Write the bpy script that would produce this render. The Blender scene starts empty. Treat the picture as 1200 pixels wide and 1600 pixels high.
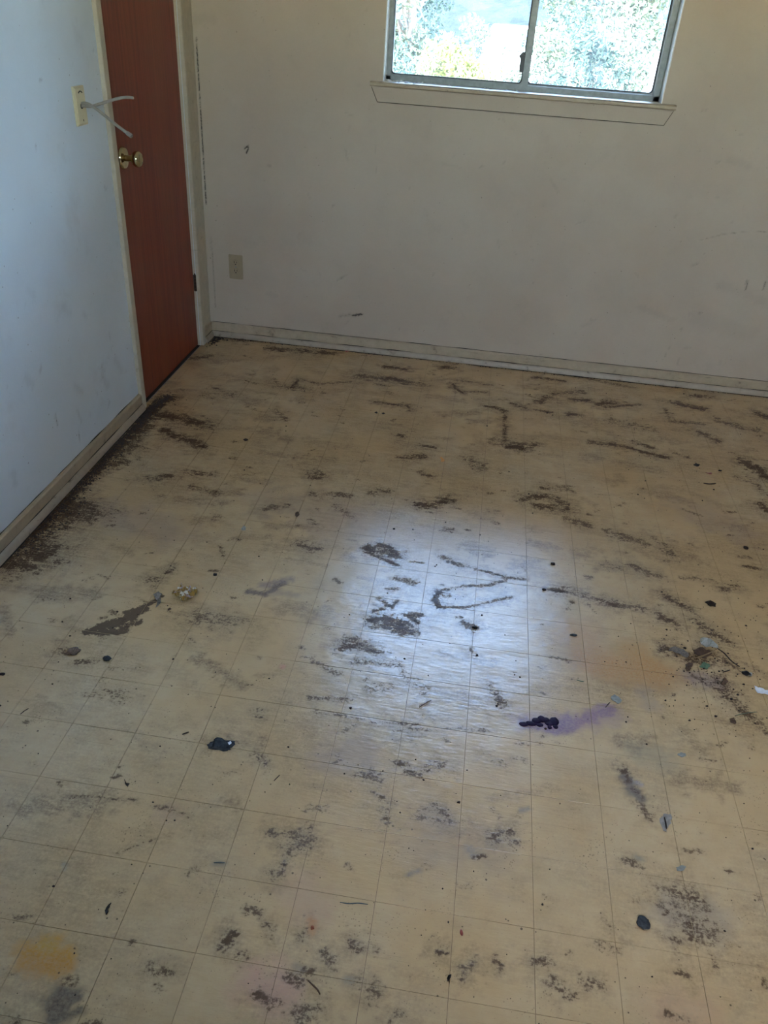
import bpy, bmesh, math, random
import numpy as np
from mathutils import Vector, Matrix, noise as mnoise

# ---------------------------------------------------------------- camera, sky, sun, exposure
SC = bpy.context.scene
COL = SC.collection
RW = np.array([[0.9883879, 0.1396338, 0.0599313], [0.1259168, -0.5318738, -0.8374098], [-0.0850548, 0.8352321, -0.5432798]])
CAM = np.array([1.3116, -3.6639, 1.455])
FPX = 1228.46
cd = bpy.data.cameras.new('camera')
cam = bpy.data.objects.new('camera', cd)
COL.objects.link(cam)
cd.sensor_fit = 'VERTICAL'
cd.sensor_height = 24.0
cd.lens = FPX / 1600 * 24.0
cd.clip_start, cd.clip_end = 0.02, 300
m3 = Matrix((RW[0], -RW[1], -RW[2])).transposed()
cam.matrix_world = Matrix.Translation(CAM) @ m3.to_4x4()
SC.camera = cam

w = bpy.data.worlds.new('world')
SC.world = w
w.use_nodes = True
nt = w.node_tree
sky = nt.nodes.new('ShaderNodeTexSky')
sky.sky_type = 'NISHITA'
sky.sun_disc = False
sky.sun_elevation = math.radians(50)
sky.sun_rotation = math.radians(200)
sky.air_density = 1.2
sky.dust_density = 1.0
nt.links.new(sky.outputs[0], nt.nodes['Background'].inputs[0])
nt.nodes['Background'].inputs[1].default_value = 0.55

sd = bpy.data.lights.new('sun', 'SUN')
sd.energy = 0.5
sd.angle = math.radians(0.6)
sd.color = (1.0, 0.86, 0.66)
sun = bpy.data.objects.new('sun', sd)
COL.objects.link(sun)
sun.rotation_euler = Vector((0.32, 0.5, -0.8)).to_track_quat('-Z', 'Y').to_euler()

SC.view_settings.view_transform = 'Standard'
SC.view_settings.look = 'None'
SC.view_settings.gamma = 1
SC.view_settings.use_curve_mapping = False
SC.view_settings.exposure = 3.58
SC.cycles.use_denoising = True
SC.cycles.max_bounces = 12
SC.cycles.diffuse_bounces = 8
SC.cycles.transparent_max_bounces = 16
SC.cycles.sample_clamp_indirect = 8

rng = random.Random(7)
nrng = np.random.default_rng(11)


# ---------------------------------------------------------------- small helpers
def ray(u, v):
    return np.array([(u - 600) / FPX, (v - 800) / FPX, 1.0]) @ RW


def on(axis, value, u, v):
    """Point where the sight line of a photo pixel meets the plane axis = value (used to read true positions off the photograph)."""
    d = ray(u, v)
    return CAM + d * ((value - CAM[axis]) / d[axis])


def fl(u, v):
    p = on(2, 0.0, u, v)
    return float(p[0]), float(p[1])


def tag(o, label=None, cat=None, group=None, kind=None):
    if label: o['label'] = label
    if cat: o['category'] = cat
    if group: o['group'] = group
    if kind: o['kind'] = kind
    return o


def empty(name, loc=(0, 0, 0)):
    o = bpy.data.objects.new(name, None)
    o.empty_display_size = 0.05
    COL.objects.link(o)
    o.location = loc
    return o


class MB:
    """Collects verts and faces; build() links them as ONE mesh object (coordinates are world ones; parents sit unrotated)."""
    def __init__(s):
        s.v, s.f, s.mi = [], [], []

    def add(s, vs, fs, mi=0):
        b = len(s.v)
        s.v += [tuple(map(float, p)) for p in vs]
        s.f += [tuple(i + b for i in f) for f in fs]
        s.mi += [mi] * len(fs)
        return s

    def box(s, a, b, mi=0, ch=0.0):
        x0, y0, z0 = a; x1, y1, z1 = b
        if ch:
            bm = bmesh.new()
            bmesh.ops.create_cube(bm, size=1)
            for q in bm.verts:
                q.co = Vector(((x0 + x1) / 2 + q.co.x * (x1 - x0), (y0 + y1) / 2 + q.co.y * (y1 - y0), (z0 + z1) / 2 + q.co.z * (z1 - z0)))
            bmesh.ops.bevel(bm, geom=list(bm.edges), offset=ch, segments=2, affect='EDGES')
            bm.verts.index_update()
            s.add([q.co[:] for q in bm.verts], [[q.index for q in f.verts] for f in bm.faces], mi)
            bm.free()
            return s
        return s.add([(x0, y0, z0), (x1, y0, z0), (x1, y1, z0), (x0, y1, z0), (x0, y0, z1), (x1, y0, z1), (x1, y1, z1), (x0, y1, z1)],
                     [(0, 3, 2, 1), (4, 5, 6, 7), (0, 1, 5, 4), (1, 2, 6, 5), (2, 3, 7, 6), (3, 0, 4, 7)], mi)

    def prism(s, prof, a, b, mi=0):
        """Profile points (two offsets) swept from a to b: a, b give functions profile->world."""
        n = len(prof)
        vs = [a(*p) for p in prof] + [b(*p) for p in prof]
        fs = [(i, (i + 1) % n, n + (i + 1) % n, n + i) for i in range(n)] + [tuple(range(n))[::-1], tuple(range(n, 2 * n))]
        return s.add(vs, fs, mi)

    def tube(s, pts, r, n=8, mi=0, caps=True):
        pts = [Vector(p) for p in pts]
        rs = r if isinstance(r, (list, tuple)) else [r] * len(pts)
        vs, fs = [], []
        up = Vector((0, 0, 1))
        for i, p in enumerate(pts):
            t = (pts[min(i + 1, len(pts) - 1)] - pts[max(i - 1, 0)]).normalized()
            u = t.cross(up)
            if u.length < 1e-3: u = t.cross(Vector((1, 0, 0)))
            u.normalize(); q = u.cross(t)
            for k in range(n):
                a = 2 * math.pi * k / n
                vs.append(p + (u * math.cos(a) + q * math.sin(a)) * rs[i])
        for i in range(len(pts) - 1):
            for k in range(n):
                fs.append((i * n + k, i * n + (k + 1) % n, (i + 1) * n + (k + 1) % n, (i + 1) * n + k))
        if caps:
            fs.append(tuple(range(n))[::-1]); fs.append(tuple(range((len(pts) - 1) * n, len(pts) * n)))
        return s.add(vs, fs, mi)

    def lathe(s, prof, o, ax, n=24, mi=0):
        """prof: (radius, offset along ax)."""
        o, ax = Vector(o), Vector(ax).normalized()
        u = ax.orthogonal().normalized(); q = ax.cross(u)
        vs, fs = [], []
        for r, h in prof:
            for k in range(n):
                a = 2 * math.pi * k / n
                vs.append(o + ax * h + (u * math.cos(a) + q * math.sin(a)) * max(r, 1e-5))
        for i in range(len(prof) - 1):
            for k in range(n):
                fs.append((i * n + k, i * n + (k + 1) % n, (i + 1) * n + (k + 1) % n, (i + 1) * n + k))
        return s.add(vs, fs, mi)

    def build(s, name, mat, parent=None, smooth=False, recalc=True):
        me = bpy.data.meshes.new(name)
        o0 = Vector(parent.matrix_basis.translation) if parent is not None else Vector((0, 0, 0))
        if parent is not None and parent.parent is not None:
            o0 = o0 + Vector(parent.parent.matrix_basis.translation)
        me.from_pydata([Vector(p) - o0 for p in s.v], [], s.f)
        if recalc:
            bm = bmesh.new(); bm.from_mesh(me)
            bmesh.ops.recalc_face_normals(bm, faces=bm.faces)
            bm.to_mesh(me); bm.free()
        for m in (mat if isinstance(mat, (list, tuple)) else [mat]):
            me.materials.append(m)
        if any(s.mi):
            me.polygons.foreach_set('material_index', s.mi)
        if smooth:
            me.polygons.foreach_set('use_smooth', [True] * len(me.polygons))
            if smooth == 'auto':
                me.set_sharp_from_angle(angle=math.radians(35))
        o = bpy.data.objects.new(name, me)
        COL.objects.link(o)
        if parent is not None: o.parent = parent
        return o


def srgb(r, g, b):
    f = lambda c: (c / 255 / 12.92) if c / 255 <= 0.04045 else ((c / 255 + 0.055) / 1.055) ** 2.4
    return (f(r), f(g), f(b), 1)


class NT:
    """Short-hand for wiring node trees."""
    def __init__(s, name):
        s.m = bpy.data.materials.new(name); s.m.use_nodes = True
        s.t = s.m.node_tree
        s.b = s.t.nodes['Principled BSDF']

    def n(s, typ, **k):
        q = s.t.nodes.new('ShaderNode' + typ)
        for a, v in k.items():
            setattr(q, a, v)
        return q

    def put(s, sock, v):
        if isinstance(v, bpy.types.NodeSocket): s.t.links.new(v, sock)
        elif v is not None: sock.default_value = v

    def math(s, op, a, b=None, c=None, clamp=False):
        q = s.n('Math', operation=op, use_clamp=clamp)
        for i, x in enumerate((a, b, c)):
            if x is not None: s.put(q.inputs[i], x)
        return q.outputs[0]

    def mix(s, f, a, b, blend='MIX'):
        q = s.n('MixRGB', blend_type=blend)
        s.put(q.inputs[0], f); s.put(q.inputs[1], a); s.put(q.inputs[2], b)
        return q.outputs[0]

    def noise(s, vec, scale, detail=4, rough=0.55, dist=0.0):
        q = s.n('TexNoise')
        s.put(q.inputs['Vector'], vec)
        q.inputs['Scale'].default_value = scale; q.inputs['Detail'].default_value = detail
        q.inputs['Roughness'].default_value = rough; q.inputs['Distortion'].default_value = dist
        return q.outputs[0]

    def step(s, x, a, b):
        q = s.n('MapRange', interpolation_type='SMOOTHSTEP')
        s.put(q.inputs[0], x); s.put(q.inputs[1], a); s.put(q.inputs[2], b)
        return q.outputs[0]

    def pos(s):
        return s.n('NewGeometry').outputs['Position']

    def mapping(s, vec, rot=(0, 0, 0), scale=(1, 1, 1), loc=(0, 0, 0)):
        q = s.n('Mapping')
        s.put(q.inputs[0], vec)
        q.inputs['Location'].default_value = loc; q.inputs['Rotation'].default_value = rot; q.inputs['Scale'].default_value = scale
        return q.outputs[0]

    def bump(s, h, strength, dist):
        q = s.n('Bump')
        q.inputs['Strength'].default_value = strength; q.inputs['Distance'].default_value = dist
        s.put(q.inputs['Height'], h)
        s.t.links.new(q.outputs[0], s.b.inputs['Normal'])

    def set(s, **k):
        names = dict(color='Base Color', rough='Roughness', metal='Metallic', spec='Specular IOR Level', ior='IOR', coat='Coat Weight', coatr='Coat Roughness', trans='Transmission Weight', sub='Subsurface Weight', alpha='Alpha')
        for a, v in k.items():
            s.put(s.b.inputs[names[a]], v)
        return s


def plain(name, col, rough=0.6, metal=0.0, var=0.12, scale=40, spec=0.5, bump=0.0):
    k = NT(name)
    n = k.noise(k.n('TexCoord').outputs['Object'], scale, 5)
    f = k.step(n, 0.3, 0.7)
    lo = tuple(c * (1 - var) for c in col[:3]) + (1,)
    hi = tuple(min(1, c * (1 + var)) for c in col[:3]) + (1,)
    k.set(color=k.mix(f, lo, hi), rough=rough, metal=metal, spec=spec)
    if bump: k.bump(n, bump, 0.002)
    return k.m


# ---------------------------------------------------------------- stain fields (numpy), stored per vertex on tiles and walls
def vnoise(x, y, s, seed=0):
    x = x * s + seed * 17.31; y = y * s - seed * 9.77
    xi, yi = np.floor(x).astype(np.int64), np.floor(y).astype(np.int64)
    fx, fy = x - xi, y - yi
    fx = fx * fx * (3 - 2 * fx); fy = fy * fy * (3 - 2 * fy)

    def h(a, b):
        n = (a * 374761393 + b * 668265263 + seed * 1274126177) & 0xffffffff
        n = ((n ^ (n >> 13)) * 1274126177) & 0xffffffff
        return ((n ^ (n >> 16)) & 0xffff) / 65535.0
    return (h(xi, yi) * (1 - fx) + h(xi + 1, yi) * fx) * (1 - fy) + (h(xi, yi + 1) * (1 - fx) + h(xi + 1, yi + 1) * fx) * fy


def seg_dist(px, py, a, b):
    ax, ay = a; bx, by = b
    dx, dy = bx - ax, by - ay
    L = dx * dx + dy * dy
    t = np.clip(((px - ax) * dx + (py - ay) * dy) / L, 0, 1) if L > 1e-12 else 0.0
    return np.hypot(px - ax - t * dx, py - ay - t * dy)


def stroke(field, px, py, pts, r, s, ragged=0.5, seed=1):
    """Adds a soft-edged stroke of half width r along pts (metres) to field, keeping the larger value."""
    xs = [p[0] for p in pts]; ys = [p[1] for p in pts]
    pad = r * 2
    sel = np.nonzero((px > min(xs) - pad) & (px < max(xs) + pad) & (py > min(ys) - pad) & (py < max(ys) + pad))[0]
    if not len(sel): return
    x, y = px[sel], py[sel]
    d = np.full(len(sel), 9.0)
    segs = list(zip(pts[:-1], pts[1:])) or [(pts[0], pts[0])]
    for a, b in segs:
        d = np.minimum(d, seg_dist(x, y, a, b))
    d = d / r + ragged * (vnoise(x, y, 2.2 / r, seed) - 0.5) * 1.4 + ragged * (vnoise(x, y, 6 / r, seed + 5) - 0.5) * 0.7
    v = s * np.clip((1.25 - d) / 0.9, 0, 1)
    field[sel] = np.maximum(field[sel], v)


#  grime on the floor, read off the photograph: (strength, half width in m, [photo pixels])
GRIME = [
    (.95, .022, [(12, 868), (60, 822), (110, 775), (160, 722), (205, 678), (238, 640)]),
    (.62, .05, [(30, 862), (75, 826), (120, 790)]), (.6, .06, [(75, 812), (130, 800)]), (.66, .045, [(15, 885), (70, 862)]),
    (.55, .05, [(180, 720), (225, 668)]), (.5, .04, [(120, 795), (165, 800)]),
    (.8, .022, [(250, 650), (280, 655), (312, 662)]), (.9, .020, [(256, 672), (275, 680), (300, 690), (312, 697)]), (.6, .03, [(262, 648), (330, 668)]),
    (.95, .022, [(232, 642), (250, 630), (264, 622)]), (.7, .018, [(238, 748), (262, 744)]), (.5, .018, [(290, 738), (330, 742)]), (.45, .015, [(300, 760), (340, 770)]),
    (.62, .025, [(425, 545), (470, 548), (520, 552)]), (.55, .02, [(345, 530), (420, 533)]), (.5, .02, [(300, 560), (330, 556)]),
    (.85, .014, [(602, 573), (636, 577)]), (.8, .014, [(606, 590), (630, 594)]), (.55, .03, [(560, 588), (600, 592), (660, 600)]), (.75, .018, [(690, 574), (706, 574)]),
    (.9, .007, [(465, 594), (455, 606)]), (.4, .012, [(467, 592), (500, 600), (545, 597)]), (.8, .006, [(586, 628), (612, 632), (636, 634), (641, 642)]),
    (.95, .008, [(708, 600), (713, 608), (722, 613)]), (.6, .007, [(722, 612), (745, 612), (760, 613)]), (.5, .008, [(710, 594), (740, 597), (770, 602)]),
    (.65, .008, [(757, 634), (786, 640), (789, 650), (789, 690)]), (.55, .014, [(770, 636), (788, 642)]), (.85, .018, [(795, 698), (815, 700)]), (.5, .03, [(775, 690), (830, 695)]),
    (.7, .013, [(835, 590), (880, 595)]), (.5, .012, [(850, 578), (990, 606)]), (.55, .02, [(840, 628), (870, 614), (910, 612)]), (.85, .012, [(892, 624), (920, 626)]), (.7, .020, [(935, 632), (960, 628)]),
    (.65, .014, [(888, 648), (905, 648)]), (.6, .009, [(838, 640), (862, 645)]), (.7, .016, [(805, 632), (818, 636)]), (.6, .01, [(945, 636), (1000, 632)]),
    (.95, .012, [(1062, 632), (1080, 636), (1096, 640)]), (.55, .018, [(1050, 628), (1100, 638)]), (.6, .012, [(1040, 640), (1048, 658), (1098, 662)]), (.6, .02, [(1080, 618), (1110, 620)]),
    (.75, .012, [(955, 694), (985, 700), (1010, 708), (1042, 715)]), (.6, .014, [(990, 690), (1020, 700)]), (.5, .01, [(1048, 706), (1075, 714)]), (.55, .016, [(920, 690), (960, 695)]),
    (.65, .018, [(1095, 676), (1120, 688)]), (.5, .022, [(1120, 655), (1160, 668), (1185, 672)]), (.85, .02, [(1188, 648), (1200, 652)]), (.8, .028, [(1165, 722), (1185, 734), (1200, 746)]), (.5, .012, [(1150, 745), (1180, 755), (1200, 775)]),
    (.7, .018, [(1190, 790), (1200, 798)]),
    (.6, .02, [(815, 780), (850, 774), (885, 790)]), (.6, .018, [(840, 790), (885, 798)]), (.5, .014, [(850, 762), (885, 764)]),
    (.65, .018, [(655, 788), (682, 792), (700, 778)]), (.5, .010, [(685, 777), (712, 783)]), (.5, .02, [(585, 770), (605, 768)]), (.6, .010, [(655, 695), (678, 699)]), (.5, .02, [(630, 715), (660, 712)]), (.55, .012, [(624, 680), (630, 684)]),
    (.5, .03, [(735, 718), (750, 730)]), (.5, .012, [(658, 738), (678, 745)]), (.45, .014, [(480, 738), (510, 742)]), (.5, .014, [(485, 745), (500, 748)]),
    (.5, .012, [(525, 790), (545, 805)]), (.5, .015, [(415, 795), (445, 790)]), (.5, .010, [(485, 770), (500, 778)]), (.5, .02, [(470, 850), (495, 858)]),
    (.78, .020, [(576, 858), (600, 862), (614, 868)]), (.6, .013, [(590, 852), (610, 856)]), (.75, .007, [(572, 862), (600, 874), (622, 884)]),
    (.75, .013, [(582, 968), (605, 966), (630, 975)]), (.8, .006, [(600, 940), (612, 950), (620, 938)]), (.75, .007, [(585, 955), (600, 950)]), (.75, .011, [(638, 962), (655, 960)]), (.6, .02, [(590, 975), (640, 985)]), (.7, .007, [(632, 960), (653, 972)]),
    (.62, .0055, [(693, 922), (680, 937), (690, 950), (733, 948), (767, 940), (797, 933)]), (.85, .008, [(686, 925), (679, 938), (686, 948)]), (.55, .0055, [(693, 922), (727, 915), (763, 915), (797, 903)]), (.55, .0055, [(707, 877), (753, 892), (797, 903), (820, 905)]),
    (.45, .01, [(690, 870), (720, 885)]), (.5, .014, [(620, 905), (645, 910)]),
    (.72, .009, [(862, 921), (900, 928), (940, 939), (962, 946)]), (.55, .009, [(880, 917), (915, 928)]), (.5, .014, [(950, 942), (1000, 950), (1030, 958)]),
    (.7, .010, [(1036, 928), (1050, 938), (1065, 945)]), (.5, .012, [(1060, 942), (1080, 955)]), (.72, .010, [(1032, 964), (1050, 972), (1060, 975)]), (.55, .012, [(1076, 965), (1100, 978), (1130, 1000)]), (.55, .012, [(1100, 985), (1140, 1004)]),
    (.6, .012, [(945, 885), (968, 888)]), (.6, .012, [(985, 884), (998, 888)]), (.45, .014, [(1130, 920), (1155, 918)]), (.5, .010, [(1165, 885), (1185, 888)]), (.45, .014, [(1010, 896), (1030, 900)]),
    (.6, .02, [(1045, 1015), (1085, 1030), (1110, 1035)]), (.6, .014, [(1100, 1018), (1150, 1042)]), (.4, .02, [(1120, 1060), (1160, 1110), (1200, 1140)]), (.5, .008, [(1080, 1055), (1120, 1075), (1150, 1100), (1200, 1145)]),
    (.62, .014, [(535, 1012), (560, 1008), (590, 1018)]), (.5, .020, [(545, 1000), (580, 1012)]), (.4, .012, [(555, 1034), (620, 1037)]), (.45, .014, [(645, 1065), (662, 1075)]), (.35, .014, [(580, 1076), (610, 1072)]), (.4, .012, [(630, 1050), (660, 1080)]),
    (.5, .006, [(490, 1112), (530, 1118), (590, 1128), (650, 1132)]), (.45, .006, [(610, 1140), (700, 1138), (760, 1140)]), (.68, .008, [(536, 1142), (553, 1132)]), (.4, .010, [(485, 1090), (545, 1094)]), (.5, .003, [(655, 1103), (671, 1096)]),
    (.6, .014, [(668, 1198), (690, 1194)]), (.55, .012, [(635, 1205), (655, 1212)]), (.5, .014, [(590, 1240), (604, 1252), (600, 1290)]), (.5, .02, [(560, 1205), (585, 1215)]), (.35, .03, [(660, 1270), (690, 1278)]), (.6, .008, [(680, 1258), (698, 1276)]),
    (.62, .014, [(425, 1302), (460, 1306), (486, 1316)]), (.55, .012, [(440, 1320), (482, 1326)]), (.5, .008, [(484, 1290), (488, 1315)]), (.7, .012, [(772, 1306), (798, 1298)]), (.5, .014, [(768, 1312), (790, 1310)]),
    (.7, .006, [(398, 1118), (410, 1122)]), (.5, .008, [(395, 1110), (408, 1112)]), (.62, .0035, [(112, 1246), (140, 1244), (182, 1249), (212, 1250)]), (.6, .004, [(242, 1261), (268, 1266), (284, 1271), (297, 1277)]),
    (.5, .003, [(180, 1335), (222, 1318), (265, 1305)]), (.35, .006, [(345, 1210), (378, 1204)]),
    (.5, .012, [(470, 1300), (455, 1325), (435, 1370)]), (.45, .010, [(418, 1360), (432, 1372)]),
    (.62, .010, [(420, 1443), (424, 1462)]), (.5, .014, [(508, 1492), (520, 1512)]), (.45, .012, [(470, 1465), (480, 1450)]), (.62, .012, [(552, 1478), (560, 1482)]), (.7, .010, [(685, 1492), (694, 1488)]), (.6, .012, [(725, 1510), (738, 1504), (722, 1526)]), (.5, .010, [(775, 1500), (783, 1512)]),
    (.62, .012, [(450, 1524), (470, 1534)]), (.6, .008, [(478, 1517), (488, 1519)]), (.58, .012, [(400, 1556), (435, 1568)]), (.62, .016, [(475, 1590), (500, 1576)]), (.5, .016, [(460, 1580), (470, 1600)]), (.5, .02, [(560, 1540), (580, 1552)]), (.5, .012, [(615, 1588), (625, 1586)]),
    (.62, .014, [(350, 1476), (362, 1466)]), (.5, .010, [(372, 1490), (384, 1498)]), (.45, .012, [(230, 1510), (265, 1520)]),
    (.75, .010, [(1055, 1384), (1062, 1400)]), (.75, .009, [(1072, 1394), (1088, 1402)]), (.72, .010, [(1030, 1412), (1042, 1424)]), (.8, .011, [(1060, 1436), (1078, 1446)]), (.72, .008, [(1048, 1463), (1060, 1468)]), (.72, .007, [(1072, 1458), (1080, 1468)]), (.45, .035, [(1050, 1400), (1090, 1450), (1110, 1460)]), (.5, .020, [(1085, 1400), (1095, 1415)]), (.7, .006, [(1055, 1483), (1060, 1489)]),
    (.5, .012, [(832, 1502), (858, 1500)]), (.45, .014, [(860, 1530), (880, 1545)]), (.45, .014, [(910, 1535), (940, 1540)]), (.5, .010, [(1062, 1520), (1078, 1528)]), (.55, .010, [(1045, 1586), (1070, 1594)]), (.6, .010, [(1192, 1528), (1196, 1536)]), (.5, .010, [(1115, 1500), (1118, 1510)]),
    (.8, .011, [(974, 1202), (980, 1215)]), (.6, .010, [(982, 1222), (1002, 1245)]), (.5, .012, [(1000, 1256), (1014, 1276)]), (.45, .012, [(978, 1345), (1000, 1355)]), (.5, .008, [(948, 1440), (956, 1450)]),
    (.5, .012, [(765, 1070), (785, 1100)]), (.5, .008, [(735, 1015), (745, 1024)]), (.7, .006, [(735, 975), (748, 981)]), (.55, .01, [(725, 972), (740, 985)]), (.4, .010, [(760, 1180), (790, 1195)]), (.5, .012, [(400, 1180), (415, 1190)]),
    (.45, .014, [(235, 905), (248, 910)]), (.5, .010, [(262, 895), (272, 885)]), (.4, .030, [(310, 965), (370, 972)]), (.5, .014, [(90, 1016), (100, 1018)]), (.45, .010, [(120, 1035), (150, 1032)]), (.4, .020, [(60, 890), (95, 880)]), (.35, .022, [(170, 1085), (190, 1090)]),
    (.5, .014, [(500, 770), (545, 775)]), (.35, .03, [(420, 600), (500, 612)]), (.45, .014, [(430, 640), (445, 655)]), (.4, .03, [(320, 620), (360, 616)]), (.6, .008, [(335, 607), (345, 608)]),
    (.45, .020, [(950, 832), (1010, 850)]), (.5, .012, [(1020, 840), (1050, 860)]), (.42, .022, [(885, 810), (920, 820)]), (.5, .012, [(1035, 860), (1050, 866)]), (.4, .03, [(960, 660), (1020, 670)]), (.35, .03, [(1050, 580), (1150, 600)]),
]
MUD = [(.95, .020, [(150, 982), (185, 972), (212, 962)]), (.8, .016, [(135, 988), (165, 988), (195, 986)]), (.95, .018, [(200, 958), (225, 952)]), (.8, .012, [(222, 950), (240, 940), (250, 932)]), (.6, .02, [(190, 980), (215, 972)])]
#  coloured stains: (r, g, b in sRGB, strength, half width, ragged, pixels)
TINT = [
    (176, 132, 96, .55, .075, .25, [(905, 995), (915, 1030)]), (178, 128, 80, .65, .06, .3, [(930, 1035), (1000, 1045), (1045, 1055)]), (180, 130, 72, .6, .045, .3, [(990, 1015), (1020, 1045)]), (176, 130, 80, .5, .05, .3, [(950, 1050), (1030, 1066)]),
    (78, 42, 100, .85, .022, .5, [(820, 1131), (845, 1132), (880, 1136)]), (100, 62, 120, .7, .024, .6, [(870, 1134), (910, 1124), (950, 1108)]), (110, 78, 124, .55, .016, .5, [(860, 1142), (895, 1140)]), (140, 112, 140, .4, .035, .5, [(815, 1125), (900, 1128), (960, 1118)]),
    (104, 84, 110, .5, .030, .5, [(1080, 1058), (1115, 1065)]),
    (196, 140, 34, .9, .030, .5, [(50, 1490), (75, 1482), (92, 1500)]), (186, 128, 44, .6, .025, .5, [(45, 1505), (95, 1508)]), (186, 150, 60, .6, .014, .5, [(72, 1473), (80, 1476)]),
    (196, 150, 138, .6, .05, .4, [(400, 1535), (430, 1545)]), (192, 152, 138, .35, .05, .4, [(470, 1395), (490, 1420)]), (200, 120, 110, .6, .010, .4, [(441, 1042)]), (188, 120, 70, .6, .010, .4, [(487, 1440), (488, 1455)]), (186, 150, 130, .35, .03, .4, [(262, 1275)]), (190, 140, 120, .3, .05, .4, [(1040, 1580), (1090, 1590)]),
    (50, 42, 50, .95, .022, .6, [(88, 1560), (95, 1580)]), (56, 46, 54, .9, .014, .6, [(98, 1553), (120, 1557)]), (56, 48, 52, .85, .010, .5, [(90, 1592), (125, 1580)]), (60, 50, 56, .75, .012, .5, [(80, 1570), (84, 1592)]),
    (80, 66, 78, .85, .014, .7, [(388, 925), (415, 928), (440, 912)]), (112, 100, 112, .6, .016, .7, [(410, 915), (455, 905)]), (120, 108, 112, .4, .016, .6, [(430, 925), (462, 930)]),
    (80, 70, 76, .85, .016, .6, [(978, 1215), (990, 1235), (1000, 1245)]), (150, 148, 156, .7, .008, .5, [(994, 1222), (1002, 1226)]), (96, 92, 88, .6, .012, .5, [(983, 1240), (1003, 1248)]),
    (108, 112, 112, .7, .008, .5, [(815, 1266), (826, 1264)]), (106, 104, 108, .6, .007, .5, [(638, 1367), (655, 1360)]), (122, 120, 114, .5, .012, .5, [(730, 1326), (738, 1334)]), (104, 116, 116, .6, .006, .3, [(335, 1350), (350, 1349)]), (120, 128, 128, .5, .006, .4, [(100, 1350), (101, 1358)]),
    (110, 118, 116, .6, .008, .4, [(540, 1530), (550, 1532)]), (112, 116, 118, .5, .008, .4, [(462, 1510), (472, 1516)]), (110, 124, 120, .5, .008, .4, [(995, 1340), (1003, 1343)]), (130, 128, 130, .35, .05, .5, [(1050, 1430), (1110, 1440)]), (120, 118, 128, .35, .03, .5, [(1005, 1085), (1015, 1100)]),
    (130, 134, 120, .4, .04, .5, [(1000, 1175), (1040, 1185)]), (138, 116, 120, .35, .06, .6, [(520, 1180), (560, 1175)]), (140, 120, 120, .3, .10, .6, [(1090, 800), (1150, 830)]), (136, 120, 120, .3, .08, .6, [(680, 1310), (760, 1330)]), (146, 128, 126, .35, .09, .5, [(160, 800), (260, 830)]), (150, 130, 124, .3, .12, .6, [(420, 780), (560, 820)]),
]
WALL_BACK = [
    (.95, .006, [(383, 232), (388, 228), (386, 238)]), (.3, .02, [(418, 458), (430, 462)]), (.5, .01, [(530, 494), (548, 492)]), (.98, .008, [(552, 493), (565, 491)]), (.55, .003, [(1095, 375), (1130, 366), (1165, 362), (1200, 362)]),
    (.7, .008, [(1168, 438), (1165, 452)]), (.75, .007, [(1196, 440), (1193, 452)]), (.3, .03, [(1130, 445), (1190, 470)]), (.55, .003, [(1036, 562), (1047, 541)]), (.4, .002, [(588, 165), (586, 215), (588, 270)]), (.25, .05, [(1090, 500), (1170, 520)]), (.3, .012, [(910, 510), (930, 500)]),
    (.95, .004, [(306, 60), (310, 110), (313, 150), (315, 200), (318, 260), (322, 320)]), (.6, .005, [(329, 370), (334, 430), (337, 480)]), (.35, .006, [(785, 185), (788, 190)]), (.5, .004, [(778, 184), (780, 186)]), (.3, .03, [(300, 30), (330, 30)]), (.3, .02, [(1000, 480), (1050, 500)]),
    (.35, .005, [(470, 420), (480, 424)]), (.3, .006, [(690, 255), (720, 262)]), (.4, .003, [(900, 350), (915, 344)]), (.35, .008, [(860, 280), (872, 300)]), (.35, .004, [(480, 300), (485, 312)]), (.3, .02, [(1140, 250), (1170, 260)]),
]
WALL_LEFT = [
    (.65, .008, [(86, 650), (90, 662)]), (.6, .006, [(122, 675), (126, 690)]), (.4, .02, [(118, 605), (128, 612)]), (.4, .02, [(160, 590), (168, 602)]), (.5, .008, [(120, 640), (128, 660)]), (.8, .003, [(62, 125), (70, 121)]), (.6, .004, [(54, 224), (57, 232)]), (.35, .012, [(130, 490), (135, 496)]), (.4, .01, [(155, 575), (165, 580)]),
    (.5, .006, [(150, 610), (152, 616)]), (.4, .02, [(20, 740), (24, 755)]), (.5, .004, [(145, 79), (147, 81)]), (.35, .02, [(40, 590), (50, 600)]), (.35, .02, [(180, 560), (190, 580)]), (.4, .006, [(170, 520), (172, 530)]), (.5, .004, [(158, 570), (160, 580)]), (.3, .02, [(100, 480), (110, 490)]),
]


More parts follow.
